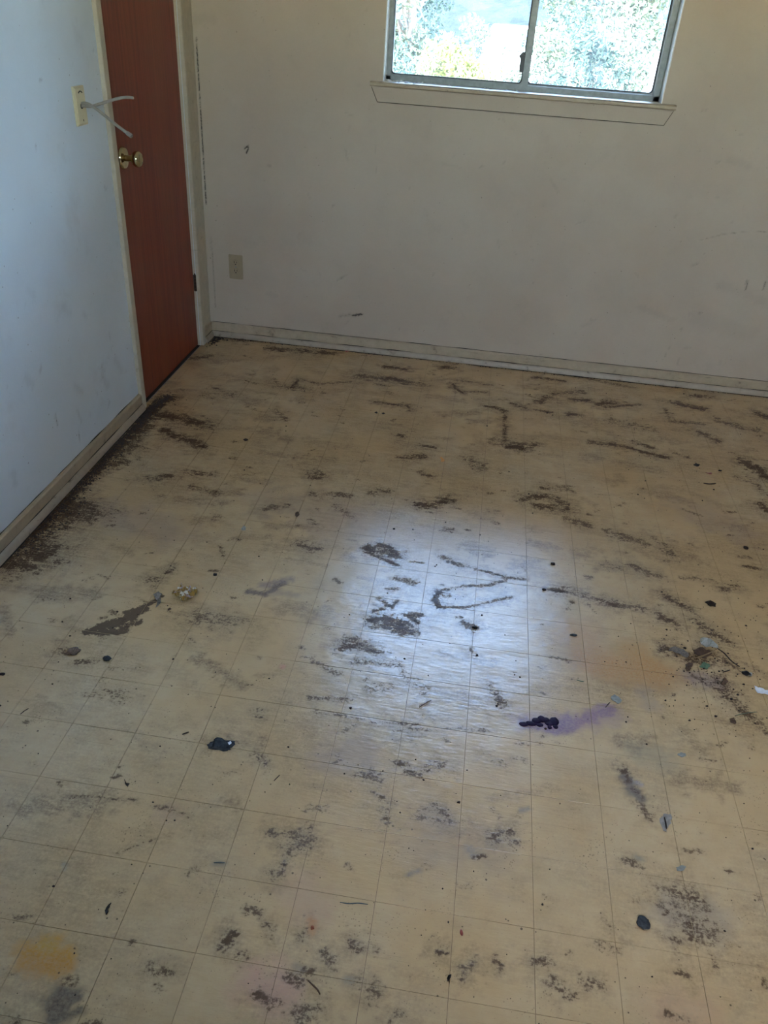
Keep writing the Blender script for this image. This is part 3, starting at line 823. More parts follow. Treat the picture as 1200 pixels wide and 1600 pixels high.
# aluminium frame
fz0 = ST
fr = MB()
FW = .024
fr.box((WX0 + .004, FY0, fz0), (WX0 + .004 + .020, FY1, WZ1 - .004), ch=.002)
fr.box((WX1 - .004 - FW, FY0, fz0), (WX1 - .004, FY1, WZ1 - .004), ch=.002)
fr.box((WX0 + .004, FY0, fz0), (WX1 - .004, FY1, fz0 + .020), ch=.002)
fr.box((WX0 + .004, FY0, WZ1 - .028), (WX1 - .004, FY1, WZ1 - .004), ch=.002)
fr.build('window_frame', M['alu'], win)


def sash(x0, x1, z0, z1, y, bar, lbar, rbar):
    """A sash with rounded glass corners: frame, gasket and pane."""
    R = .014
    def loop(ax, bx, az, bz, r):
        out = []
        for cx, cz, a0 in ((bx - r, bz - r, 0), (ax + r, bz - r, 90), (ax + r, az + r, 180), (bx - r, az + r, 270)):
            for t in range(5):
                a = math.radians(a0 + t * 22.5)
                out.append((cx + r * math.cos(a), cz + r * math.sin(a)))
        return out
    o_ = loop(x0, x1, z0, z1, .003); i_ = loop(x0 + lbar, x1 - rbar, z0 + bar, z1 - bar, R); g_ = loop(x0 + lbar + .004, x1 - rbar - .004, z0 + bar + .004, z1 - bar - .004, R)
    def ringmesh(A, B, ya, yb):
        n = len(A); mb = MB()
        vs = [(x, ya, z) for x, z in A] + [(x, ya, z) for x, z in B] + [(x, yb, z) for x, z in A] + [(x, yb, z) for x, z in B]
        fs = []
        for q in range(n):
            r = (q + 1) % n
            fs += [(q, r, n + r, n + q), (2 * n + q, 3 * n + q, 3 * n + r, 2 * n + r), (n + q, n + r, 3 * n + r, 3 * n + q), (q, 2 * n + q, 2 * n + r, r)]
        return mb.add(vs, fs)
    s = ringmesh(o_, i_, y, y + .018).build('sash', M['alu'], win, recalc=True)
    ringmesh(i_, g_, y + .004, y + .012).build('gasket', M['gasket'], s)
    mb = MB(); n = len(g_)
    mb.add([(x, y + .007, z) for x, z in i_] , [tuple(range(n))])
    mb.build('pane', M['glass'], s)
    return s


sz0, sz1 = fz0 + .008, WZ1 - .012
s1 = sash(WX0 + .010, 1.388, sz0, sz1, FY0 + .004, .016, .012, .014)
s2 = sash(1.372, WX1 - .016, sz0, sz1, FY0 + .026, .016, .024, .014)
MB().box((1.3745, FY0 - .006, sz0), (1.400, FY0 + .030, sz1), ch=.002).build('meeting_rail', M['alu'], win)
lt = MB().box((1.357, FY0 - .010, 1.247), (1.3745, FY0 + .006, 1.318), ch=.003)
lt.box((1.350, FY0 - .022, 1.298), (1.372, FY0 - .008, 1.311), ch=.003)
lt.build('window_latch', M['black'], win)

fill_win = empty('fill_window', ((FILL_WIN[0] + FILL_WIN[1]) / 2, RY, FILL_WIN[2])); tag(fill_win, kind='structure')  # unseen window, added for its fill light
f2 = MB()
for a, b in (((FILL_WIN[0], FILL_WIN[2]), (FILL_WIN[1], FILL_WIN[2] + .03)), ((FILL_WIN[0], FILL_WIN[3] - .03), (FILL_WIN[1], FILL_WIN[3])), ((FILL_WIN[0], FILL_WIN[2]), (FILL_WIN[0] + .03, FILL_WIN[3])), ((FILL_WIN[1] - .03, FILL_WIN[2]), (FILL_WIN[1], FILL_WIN[3]))):
    f2.box((a[0], RY - .09, a[1]), (b[0], RY - .05, b[1]))
f2.build('window_frame', M['alu'], fill_win)
MB().add([(a, RY - .07, b) for a, b in ((FILL_WIN[0] + .03, FILL_WIN[2] + .03), (FILL_WIN[1] - .03, FILL_WIN[2] + .03), (FILL_WIN[1] - .03, FILL_WIN[3] - .03), (FILL_WIN[0] + .03, FILL_WIN[3] - .03))], [(0, 1, 2, 3)]).build('pane', M['glass'], fill_win)

# ---------------------------------------------------------------- outlet and cable plate
out = empty('power_outlet', (.1455, 0, .352)); tag(out, 'beige duplex power outlet with cover plate low on the back wall near the corner', 'outlet')
ob = MB().box((.1115, -.005, .2945), (.1795, .0, .4095), ch=.0022)
ob.build('cover_plate', M['outlet'], out)
for zc in (.3715, .3325):
    rc = MB()
    pts = [(.017 * math.cos(t), .0135 * max(-1, min(1, 1.18 * math.sin(t)))) for t in [6.283 * q / 24 for q in range(24)]]
    rc.prism(pts, lambda a, b, zc=zc: (.1455 + a, -.0045, zc + b), lambda a, b, zc=zc: (.1455 + a * .97, -.0072, zc + b * .97))
    r_ = rc.build('receptacle', M['outlet'], out)
    sl = MB()
    sl.box((.1385, -.0078, zc - .001), (.1408, -.0070, zc + .0085)); sl.box((.1502, -.0078, zc), (.1522, -.0070, zc + .0075))
    sl.lathe([(0, 0), (.0028, 0), (.0028, .0006), (0, .0007)], (.1455, -.0071, zc - .006), (0, -1, 0), 12)
    sl.build('slot', M['slot'], r_)
MB().lathe([(0, 0), (.0032, 0), (.0026, .0012), (0, .0014)], (.1455, -.0048, .352), (0, -1, 0), 12).build('screw', M['alu'], out, smooth='auto')

PY0, PY1, PZ0, PZ1 = -1.103, -1.034, 1.071, 1.181
plate = empty('cable_plate', (0, (PY0 + PY1) / 2, 1.126)); tag(plate, 'ivory wall plate with two cut grey cables poking out beside the door', 'wall plate')
pb = MB()
t_, e_ = .009, .006
pv = [(0, PY0, PZ0), (0, PY1, PZ0), (0, PY1, PZ1), (0, PY0, PZ1), (t_ * .55, PY0, PZ0), (t_ * .55, PY1, PZ0), (t_ * .55, PY1, PZ1), (t_ * .55, PY0, PZ1), (t_, PY0 + e_, PZ0 + e_), (t_, PY1 - e_, PZ0 + e_), (t_, PY1 - e_, PZ1 - e_), (t_, PY0 + e_, PZ1 - e_)]
pb.add(pv, [(0, 3, 2, 1), (0, 1, 5, 4), (1, 2, 6, 5), (2, 3, 7, 6), (3, 0, 4, 7), (4, 5, 9, 8), (5, 6, 10, 9), (6, 7, 11, 10), (7, 4, 8, 11), (8, 9, 10, 11)])
pb.build('plate', M['ivory'], plate)
cy = (PY0 + PY1) / 2
hb = MB().lathe([(0, 0), (.0085, 0), (.0085, .0006), (0, .0006)], (t_, cy, 1.126), (1, 0, 0), 16)
hb.build('cable_hole', M['slot'], plate)
ar = [(t_ + .0004, cy - .012 + .024 * q / 8, 1.1625 + .005 * math.sin(math.pi * q / 8)) for q in range(9)]
MB().tube(ar, .0016, 6).build('hanger_slot', M['slot'], plate)
MB().box((t_ - .0002, cy - .0015, 1.083), (t_ + .0006, cy + .0015, 1.089)).build('screw_hole', M['slot'], plate)


def smooth_path(pts, n=6):
    pts = [Vector(p) for p in pts]
    out_ = []
    for i in range(len(pts) - 1):
        p0, p1, p2, p3 = pts[max(i - 1, 0)], pts[i], pts[i + 1], pts[min(i + 2, len(pts) - 1)]
        for k in range(n):
            t = k / n
            out_.append(.5 * ((2 * p1) + (p2 - p0) * t + (2 * p0 - 5 * p1 + 4 * p2 - p3) * t * t + (3 * p1 - p0 - 3 * p2 + p3) * t ** 3))
    return out_ + [pts[-1]]


def cable_pts(px, y0, y1):
    n = len(px)
    return [on(1, y0 + (y1 - y0) * i / (n - 1), *q) for i, q in enumerate(px)]


c1 = smooth_path([(0, cy, 1.124)] + cable_pts([(131, 165.5), (143, 166), (157, 162), (170, 158), (184, 154), (197, 152), (208.5, 153)], cy, cy + .03))
c2 = smooth_path([(0, cy, 1.128)] + cable_pts([(131, 161), (141, 164), (158, 176), (174, 189), (188, 200), (199, 208)], cy, cy - .01))
k1 = MB().tube(c1, .0046, 10).build('cable', M['cable'], plate, smooth='auto')
e1 = c1[-1]; d1 = (c1[-1] - c1[-3]).normalized()
MB().lathe([(0, 0), (.0030, 0), (.0030, .0012), (0, .0014)], e1, d1, 10).build('conductor', plain('bare_copper', srgb(214, 170, 140), .3, .9), k1)
k2 = MB().tube(c2, .0046, 10).build('cable', M['cable'], plate, smooth='auto')
e2 = c2[-1]; d2 = (c2[-1] - c2[-3]).normalized()
MB().lathe([(.0054, -.002), (.0066, 0), (.0068, .016), (.0052, .0175), (.0042, .0172), (.0040, .010), (0, .010)], e2, d2, 12).build('cable_sleeve', plain('darker_grey_sleeve', srgb(120, 112, 104), .5), k2, smooth='auto')

# ---------------------------------------------------------------- litter on the floor
Z0 = .0006


def pebble(name, label, cat, u, v, w_, h_, hgt, mat, seed, rough=.35, ang=0.0, group=None):
    x, y = fl(u, v)
    bm = bmesh.new()
    bmesh.ops.create_icosphere(bm, subdivisions=3, radius=1)
    for q in bm.verts:
        d = 1 + rough * mnoise.noise(q.co * 1.4 + Vector((seed * 3.1, 0, 0))) + rough * .5 * mnoise.noise(q.co * 3.3 + Vector((0, seed * 2.7, 0)))
        q.co *= d
        q.co.z = max(q.co.z, -.45)
    zmin = min(q.co.z for q in bm.verts); zmax = max(q.co.z for q in bm.verts)
    ca, sa = math.cos(ang), math.sin(ang)
    mb = MB(); bm.verts.index_update()
    mb.add([(x + q.co.x * w_ * ca - q.co.y * h_ * sa, y + q.co.x * w_ * sa + q.co.y * h_ * ca, Z0 + (q.co.z - zmin) / (zmax - zmin) * hgt) for q in bm.verts], [[q.index for q in f.verts] for f in bm.faces])
    bm.free()
    o = empty(name, (x, y, Z0)) if False else None
    ob_ = mb.build(name, mat, smooth=True)
    return tag(ob_, label, cat, group)


def flake(name, label, cat, pxs, mat, curl=.004, th=.0006, seed=1, lift=0.0, group=None, sub=4):
    """A thin curled sheet with the outline given in photo pixels, lying on the floor; real thickness."""
    pts = [fl(*q) for q in pxs]
    cx = sum(p[0] for p in pts) / len(pts); cy_ = sum(p[1] for p in pts) / len(pts)
    ring = []
    n = len(pts)
    for i in range(n):
        a, b = pts[i], pts[(i + 1) % n]
        for k in range(3):
            t = k / 3
            j = .12 * math.hypot(b[0] - a[0], b[1] - a[1])
            ring.append((a[0] + (b[0] - a[0]) * t + rng.uniform(-j, j) * (k > 0), a[1] + (b[1] - a[1]) * t + rng.uniform(-j, j) * (k > 0)))
    m = len(ring)
    R = max(math.hypot(p[0] - cx, p[1] - cy_) for p in ring)
    def zz(x, y):
        q = Vector(((x - cx) / R, (y - cy_) / R, seed * 1.7))
        rr_ = min(1, q.x ** 2 + q.y ** 2)
        return Z0 + lift + curl * (.9 * abs(mnoise.noise(q * 1.3)) * 1.6 + .5 * rr_ * max(0, mnoise.noise(q * .9 + Vector((5, 1, 0))) + .45))
    vs, fs = [], []
    for lvl in (0, 1):
        for s in range(sub, 0, -1):
            for p in ring:
                x, y = cx + (p[0] - cx) * s / sub, cy_ + (p[1] - cy_) * s / sub
                vs.append((x, y, zz(x, y) + lvl * th))
        vs.append((cx, cy_, zz(cx, cy_) + lvl * th))
    L = sub * m + 1
    for lvl in (0, 1):
        o_ = lvl * L
        for s in range(sub - 1):
            for i in range(m):
                fs.append((o_ + s * m + i, o_ + s * m + (i + 1) % m, o_ + (s + 1) * m + (i + 1) % m, o_ + (s + 1) * m + i))
        for i in range(m):
            fs.append((o_ + (sub - 1) * m + i, o_ + (sub - 1) * m + (i + 1) % m, o_ + L - 1))
    for i in range(m):
        fs.append((i, (i + 1) % m, L + (i + 1) % m, L + i))
    ob_ = MB().add(vs, fs).build(name, mat, smooth='auto')
    return tag(ob_, label, cat, group)


def twig(name, label, cat, pxs, r, mat, group=None, n=6, z=None):
    pts = [(*fl(*q), Z0 + r + (z or 0) + rng.uniform(0, r)) for q in pxs]
    p = smooth_path(pts, 4)
    rs = [r * (.75 + .35 * math.sin(3.1 * i / max(1, len(p) - 1)) + rng.uniform(-.1, .1)) for i in range(len(p))]
    return tag(MB().tube(p, rs, n).build(name, mat, smooth=True), label, cat, group)


m_dark = plain('dark_crumb', srgb(52, 42, 36), .75, 0, .35, 220, spec=.15, bump=.4)
m_soil = plain('dark_soil', srgb(58, 45, 38), .9, 0, .4, 260, bump=.4)
m_black = plain('black_scrap', srgb(26, 22, 20), .6, 0, .2, 200, spec=.2)
m_gray = plain('grey_green_paint_chip', srgb(126, 130, 122), .5, 0, .15, 160)
m_slate = plain('slate_grey_putty', srgb(60, 62, 64), .75, 0, .35, 160, spec=.2, bump=.5)
m_purple = plain('purple_black_wax', srgb(34, 18, 46), .6, 0, .3, 140, spec=.2, bump=.4)
m_white = plain('white_scrap', srgb(214, 216, 222), .6, 0, .08, 90)
m_brown = plain('brown_leaf', srgb(82, 58, 38), .8, 0, .35, 170, bump=.3)
m_tan = plain('tan_splinter', srgb(142, 116, 82), .7, 0, .2, 200)
m_green = plain('green_leaf_scrap', srgb(72, 102, 74), .6, 0, .25, 150)
m_silver = plain('silver_flake', srgb(156, 155, 146), .4, 0, .2, 160)
m_red = plain('red_capsule', srgb(128, 44, 22), .3, 0, .25, 120)
m_orange = plain('orange_scrap', srgb(204, 140, 62), .6, 0, .15, 120)
m_clod = plain('dry_dirt_clod', srgb(104, 88, 74), .9, 0, .3, 300, bump=.6)
m_teal = plain('teal_grey_thread', srgb(64, 78, 80), .6, 0, .2, 200)


def m_wrapper():
    k = NT('printed_foil_wrapper')
    p = k.n('TexCoord').outputs['Object']
    n = k.noise(p, 52, 3, .6); n2 = k.noise(p, 150, 2)
    c = k.mix(k.step(n, .44, .50), srgb(214, 206, 188), srgb(158, 122, 48))
    c = k.mix(k.step(n2, .60, .64), c, srgb(54, 60, 58))
    c = k.mix(k.step(k.noise(p, 90, 2), .60, .64), c, srgb(170, 150, 160))
    k.set(color=c, rough=.35, spec=.6)
    return k.m


def wrapper():
    x, y = fl(290, 930)
    n = 16; R = .036
    vs = []
    for j in range(n + 1):
        for i in range(n + 1):
            a, b = i / n * 2 - 1, j / n * 2 - 1
            q = Vector((a * 2.2, b * 2.2, 4.2))
            fold = abs(mnoise.noise(q)) * 1.5 + abs(mnoise.noise(q * 2.3)) * .7
            X = a * R * (.86 + .25 * mnoise.noise(q + Vector((9, 0, 0)))) + .10 * b * R
            Y = b * R * .95 * (.85 + .3 * mnoise.noise(q + Vector((0, 7, 0))))
            if a < -.2 and b > .2: fold += .8 * (b - .2) * (-a - .2) * 3
            vs.append((x + X, y + Y, Z0 + .001 + .017 * fold))
    fs = [(j * (n + 1) + i, j * (n + 1) + i + 1, (j + 1) * (n + 1) + i + 1, (j + 1) * (n + 1) + i) for j in range(n) for i in range(n)]
    # drop corners for a torn outline
    keep = []
    for f in fs:
        i, j = f[0] % (n + 1), f[0] // (n + 1)
        a, b = (i + .5) / n * 2 - 1, (j + .5) / n * 2 - 1
        r = math.hypot(a, b); lim = .92 + .35 * mnoise.noise(Vector((math.atan2(b, a) * 1.3, 2.2, 0)))
        if r < lim: keep.append(f)
    m = len(vs)
    used = {}
    for f in keep:
        for q in range(4):
            e = tuple(sorted((f[q], f[(q + 1) % 4]))); used[e] = used.get(e, 0) + 1
    side = []
    for f in keep:
        for q in range(4):
            a, b = f[q], f[(q + 1) % 4]
            if used[tuple(sorted((a, b)))] == 1: side.append((a, b, b + m, a + m))
    mb = MB().add(vs + [(p[0], p[1], p[2] - .0004) for p in vs], keep + [tuple(q + m for q in f[::-1]) for f in keep] + side)
    o = mb.build('candy_wrapper', m_wrapper())
    bm = bmesh.new(); bm.from_mesh(o.data)
    bmesh.ops.delete(bm, geom=[q for q in bm.verts if not q.link_faces], context='VERTS')
    bm.to_mesh(o.data); bm.free()
    tag(o, 'crumpled yellow and white wrapper lying near the brown dirt smear', 'wrapper')


wrapper()
flake('foil_curl', 'small torn silvery scrap at the tip of the brown dirt smear', 'scrap', [(239, 930), (248, 926), (254, 930), (252, 944), (243, 954), (248, 940), (242, 935)], plain('dull_foil', srgb(126, 114, 98), .5, .2, .35, 200), .010, .0005, 4)
# purple wax: three lumps melted together, one thing
px_, py_ = fl(845, 1129)
bm = bmesh.new()
mb = MB()
for (u, v, a, b, h) in ((818, 1132, .012, .008, .004), (829, 1131, .014, .008, .005), (838, 1127, .012, .010, .006), (846, 1124, .011, .011, .006), (853, 1126, .012, .009, .006), (866, 1128, .012, .014, .007), (858, 1131, .012, .008, .005), (859, 1137, .006, .006, .004), (868, 1136, .007, .007, .004), (843, 1133, .010, .007, .004)):
    x, y = fl(u, v)
    b2 = bmesh.new(); bmesh.ops.create_icosphere(b2, subdivisions=2, radius=1); b2.verts.index_update()
    mb.add([(x + q.co.x * a * (1 + .3 * mnoise.noise(q.co * 2 + Vector((u, 0, 0)))), y + q.co.y * b * (1 + .3 * mnoise.noise(q.co * 2 + Vector((0, v, 0)))), Z0 + (max(q.co.z, -.3) + .3) * h * .5) for q in b2.verts], [[q.index for q in f.verts] for f in b2.faces])
    b2.free()
wax = mb.build('purple_wax', m_purple, smooth=True)
rm = wax.modifiers.new('weld', 'REMESH'); rm.mode = 'VOXEL'; rm.voxel_size = .0009
dg = bpy.context.evaluated_depsgraph_get()
me2 = bpy.data.meshes.new_from_object(wax.evaluated_get(dg)); wax.modifiers.clear(); wax.data = me2
me2.polygons.foreach_set('use_smooth', [True] * len(me2.polygons))
tag(wax, 'lumpy purple black blob melted onto the floor at the head of the purple smear', 'blob')

pebble('putty_blob', 'flat slate grey blob with a ragged edge alone on the lower left floor', 'blob', 346, 1164, .027, .016, .0035, m_slate, 3, .8)
flake('putty_flake', 'tiny pale flake resting on the slate grey blob', 'flake', [(356, 1163), (361, 1161), (362, 1164), (358, 1167)], m_white, .001, .0005, 8, .0055)
pebble('dirt_clod', 'round crumbly brown clod below the brown dirt smear', 'clod', 115, 1019, .016, .014, .010, m_clod, 6, .45)
pebble('dark_pellet', 'dark grey pellet to the right of the crumbly brown clod', 'pellet', 168, 1030, .010, .008, .008, m_slate, 9, .35)
flake('paint_chip', 'oval grey green paint chip beside the end of the purple smear', 'paint chip', [(954, 1091), (960, 1087), (967, 1090), (971, 1096), (966, 1101), (959, 1098)], m_gray, .004, .0012, 12)
flake('paint_chip', 'pale grey oval paint chip below the purple smear, toward the right edge', 'paint chip', [(1058, 1180), (1063, 1176), (1071, 1178), (1072, 1182), (1064, 1184)], m_gray, .002, .001, 15)
flake('paint_chip', 'small grey green chip just above the dark scuffed patch at lower right', 'paint chip', [(1056, 1356), (1064, 1353), (1071, 1355), (1069, 1360), (1058, 1362)], m_gray, .003, .001, 18)
pebble('gum_blob', 'dark grey rounded lump at the left edge of the lower right scuffed patch', 'blob', 1005, 1443, .0125, .013, .007, m_slate, 21, .3)
pebble('seed', 'small dark oval seed on the orange stain', 'seed', 896, 993, .011, .005, .004, m_slate, 24, .15, .2)
flake('silver_paint_flake', 'large curled silver grey paint flake on top of the dirt heap at right', 'paint flake', [(1092, 1004), (1096, 1000), (1108, 1003), (1120, 1012), (1119, 1019), (1108, 1016), (1093, 1011)], m_silver, .012, .0008, 27, .004)
flake('green_leaf_scrap', 'green leaf fragment lying below the silver paint flake', 'leaf', [(1092, 1042), (1098, 1036), (1108, 1039), (1109, 1043), (1104, 1047), (1094, 1044)], m_green, .004, .0006, 30)
flake('brown_leaf', 'dark brown dry leaf left of the green leaf fragment', 'leaf', [(1070, 1040), (1076, 1036), (1082, 1039), (1078, 1048), (1073, 1051), (1070, 1046)], m_brown, .007, .0006, 33)
flake('dirt_flake', 'grey brown crust flake at the left end of the dirt heap', 'flake', [(1044, 1018), (1054, 1012), (1068, 1016), (1076, 1026), (1072, 1030), (1062, 1024), (1052, 1019)], plain('grey_brown_crust', srgb(108, 98, 88), .8, 0, .3, 200, bump=.4), .007, .0008, 36)
flake('bark_scrap', 'reddish brown bark scrap under the silver paint flake', 'bark', [(1082, 1018), (1094, 1012), (1106, 1018), (1112, 1022), (1098, 1030), (1086, 1026)], m_brown, .008, .001, 39)
twig('splinter', 'tan wooden splinter crossing the dirt heap below the silver paint flake', 'splinter', [(1078, 1033), (1092, 1030), (1105, 1025), (1116, 1019)], .0018, m_tan, z=.006)
twig('splinter', 'short pale splinter at the foot of the dirt heap', 'splinter', [(1079, 1030), (1088, 1034), (1098, 1034)], .0016, m_tan)
twig('dark_stalk', 'dark stalk running down and right from the dirt heap', 'stalk', [(1120, 1014), (1131, 1022), (1142, 1034), (1155, 1043)], .0016, m_dark)
twig('dark_stalk', 'short dark stalk to the right of the green leaf fragment', 'stalk', [(1130, 1051), (1137, 1049), (1140, 1048)], .0014, m_dark)
flake('white_paper_scrap', 'torn bluish white paper scrap at the right edge of the floor', 'paper', [(1177, 1074), (1184, 1075), (1192, 1078), (1204, 1082), (1206, 1087), (1190, 1085), (1183, 1085), (1180, 1079)], m_white, .008, .0005, 42)
pebble('black_crumb', 'shiny black crumb with a notch above the dirt heap', 'crumb', 1110, 945, .014, .010, .010, plain('shiny_black_crumb', srgb(28, 22, 22), .25, 0, .3, 200), 45, .6)
pebble('black_crumb', 'black crumb with a white fleck right of the green leaf fragment', 'crumb', 1165, 1053, .010, .008, .007, m_black, 48, .5)
flake('white_fleck', 'tiny white fleck touching the black crumb near the right edge', 'flake', [(1168, 1052), (1174, 1052), (1175, 1057), (1170, 1057)], m_silver, .003, .0006, 50)
flake('brown_leaf', 'small curled brown leaf between the green leaf fragment and the white paper scrap', 'leaf', [(1125, 1068), (1131, 1061), (1138, 1065), (1134, 1070), (1128, 1071)], m_brown, .006, .0006, 51)
flake('brown_leaf', 'curled brown leaf bit below the white paper scrap', 'leaf', [(1139, 1124), (1146, 1123), (1150, 1131), (1148, 1133), (1142, 1130)], m_brown, .006, .0006, 54)
twig('grass_blade', 'thin green grey blade beside the curled brown leaf bit', 'grass blade', [(1148, 1119), (1160, 1116), (1182, 1113)], .0010, plain('dry_green_blade', srgb(98, 106, 82), .6))
flake('black_chip', 'black chip on the far right floor, biggest of three scraps', 'chip', [(1083, 727), (1087, 724), (1093, 727), (1091, 730), (1086, 730)], m_black, .005, .001, 57)
flake('red_scrap', 'small red brown scrap between two black chips', 'scrap', [(1102, 739), (1111, 739), (1112, 742), (1104, 741)], m_red, .003, .001, 60)
pebble('black_chip', 'small black chip right of the red brown scrap', 'chip', 1125, 736, .007, .005, .004, m_black, 63, .4)
twig('dark_stalk', 'short dark stalk below the three scraps on the far right floor', 'stalk', [(1099, 756), (1108, 757), (1118, 757)], .0020, m_dark)
pebble('dark_pellet', 'round dark pellet near the right edge above the shiny black crumb', 'pellet', 1165, 857, .008, .008, .007, m_dark, 66, .2)
flake('orange_scrap', 'tiny orange scrap in the middle of the floor', 'scrap', [(687, 716), (690, 715), (694, 722), (691, 723)], m_orange, .003, .0008, 69)
flake('black_chip', 'small black bit on the tile, first of two side by side under the window', 'chip', [(585, 645), (589, 644), (591, 646), (588, 647)], m_black, .002, .0008, 72)
flake('black_chip', 'small black bit on the tile, second of two side by side under the window', 'chip', [(596, 646), (600, 645), (602, 647), (598, 648)], m_black, .002, .0008, 74)
pebble('dark_pellet', 'dark round crumb on the seam between the door and the middle of the floor', 'pellet', 384, 688, .009, .007, .006, m_dark, 77, .4)
flake('foil_fleck', 'tiny crumpled silver fleck on the pale tiles below the door', 'scrap', [(377, 826), (381, 823), (385, 826), (383, 830), (378, 830)], m_silver, .006, .0005, 80)
flake('brown_leaf', 'small upright brown leaf bit left of the bright reflection', 'leaf', [(461, 803), (465, 801), (468, 808), (464, 812), (462, 808)], m_brown, .008, .0006, 83)
flake('brown_leaf', 'brown crumb of leaf on the seam just right of the crumpled wrapper', 'leaf', [(262, 952), (267, 951), (268, 954), (263, 955)], m_brown, .003, .0008, 86)
pebble('black_crumb', 'black crumb above the mauve stain left of the reflection', 'crumb', 336, 899, .006, .005, .006, m_black, 89, .4)
pebble('red_capsule', 'tiny red brown capsule lying on the bottom middle of the floor', 'capsule', 721, 1458, .0032, .006, .004, m_red, 92, .08, .25)
flake('black_chip', 'small jagged black chip at the bottom of the floor below the red capsule', 'chip', [(698, 1530), (700, 1525), (705, 1523), (703, 1530), (699, 1535)], m_black, .003, .001, 95)
twig('dry_stem', 'thin curved brown stem beside the pink stain', 'stem', [(481, 1533), (488, 1540), (496, 1548), (500, 1555)], .0014, m_brown)
pebble('orange_crumb', 'small rusty orange crumb above the pink stain', 'crumb', 488, 1450, .0034, .004, .003, plain('rusty_crumb', srgb(140, 74, 40), .7, 0, .3, 300), 98, .4)
flake('black_sliver', 'thin black sliver on the lower left floor', 'sliver', [(164, 1424), (168, 1416), (174, 1411), (172, 1418), (166, 1431)], m_black, .003, .0008, 101)
flake('dark_leaf', 'folded dark leaf bit below and left of the slate grey blob', 'leaf', [(194, 1218), (197, 1224), (203, 1226), (200, 1231), (197, 1228)], m_dark, .004, .0008, 104)
flake('gray_leaf', 'grey heart shaped flake with a dark stick on it', 'flake', [(1030, 1280), (1036, 1273), (1047, 1273), (1050, 1279), (1045, 1290), (1041, 1301), (1036, 1299)], plain('pale_grey_flake', srgb(138, 134, 126), .6, 0, .2, 160), .003, .0007, 107)
twig('stick', 'short dark stick lying on the grey heart shaped flake', 'stick', [(1037, 1280), (1039, 1289), (1040, 1298)], .0016, m_dark, z=.004)
twig('thread', 'dark teal thread across the bottom middle of the floor', 'thread', [(531, 1411), (545, 1413), (560, 1412), (575, 1414)], .0011, m_teal)
twig('thread', 'short teal dash of thread at the lower left floor', 'thread', [(334, 1349), (343, 1349), (351, 1349)], .0012, m_teal)
twig('needle', 'dark pine needle touching the tip of the purple smear', 'needle', [(946, 1106), (950, 1101), (953, 1098)], .0011, m_dark)
twig('needle', 'green pine needle between the orange stain and the purple smear', 'needle', [(901, 1063), (907, 1065), (912, 1066)], .0010, m_green)
twig('needle', 'short dark needle on the floor right of the slate grey blob', 'needle', [(428, 1221), (433, 1216), (437, 1212)], .0010, m_dark)
twig('needle', 'brown needle standing out on the pale floor below the reflection', 'needle', [(655, 1106), (663, 1101), (671, 1096)], .0012, m_brown)
twig('needle', 'thin dark needle close to the left edge of the floor', 'needle', [(32, 1117), (38, 1112), (45, 1108)], .0010, m_dark)
twig('needle', 'dark needle up and left of the slate grey blob', 'needle', [(285, 1149), (290, 1147), (295, 1145)], .0016, m_dark)
pebble('dark_pellet', 'black pellet inside the bright reflection below the dark loop mark', 'pellet', 742, 981, .008, .005, .004, m_black, 120, .4)
pebble('dark_pellet', 'dark pellet at the right rim of the bright reflection', 'pellet', 864, 882, .007, .006, .006, m_dark, 122, .3)
pebble('dark_pellet', 'dark pellet at the left end of the long dark streak', 'pellet', 850, 922, .006, .005, .005, m_dark, 124, .3)
pebble('dark_pellet', 'lone brown pellet by the left edge of the floor', 'pellet', 4, 1054, .007, .005, .004, m_dark, 126, .3)
flake('red_scrap', 'tiny red fleck stuck at the foot of the back baseboard', 'scrap', [(538, 547), (543, 545), (547, 548), (542, 551)], plain('red_fleck', srgb(150, 40, 36), .5), .004, .0008, 128)
pebble('dark_pellet', 'small dark pellet in front of the baseboard below the window', 'pellet', 715, 566, .006, .005, .005, m_dark, 130, .3)

# dirt swept against the left wall and a sprinkle of crumbs: nobody could count it
def heap(name, label, spots, mat, cat):
    mb = MB()
    for (x, y, s, h) in spots:
        n = rng.choice((4, 5, 6)); a = rng.uniform(0, 6.28)
        ring = [(x + s * math.cos(a + 6.283 * q / n) * rng.uniform(.6, 1.3), y + s * math.sin(a + 6.283 * q / n) * rng.uniform(.5, 1.2)) for q in range(n)]
        mb.add([(p[0], p[1], Z0 * .5) for p in ring] + [(x + (p[0] - x) * .5, y + (p[1] - y) * .5, Z0 + h * rng.uniform(.6, 1.1)) for p in ring],
               [(q, (q + 1) % n, n + (q + 1) % n, n + q) for q in range(n)] + [tuple(range(n, 2 * n))])
    return tag(mb.build(name, mat), label, cat, kind='stuff')


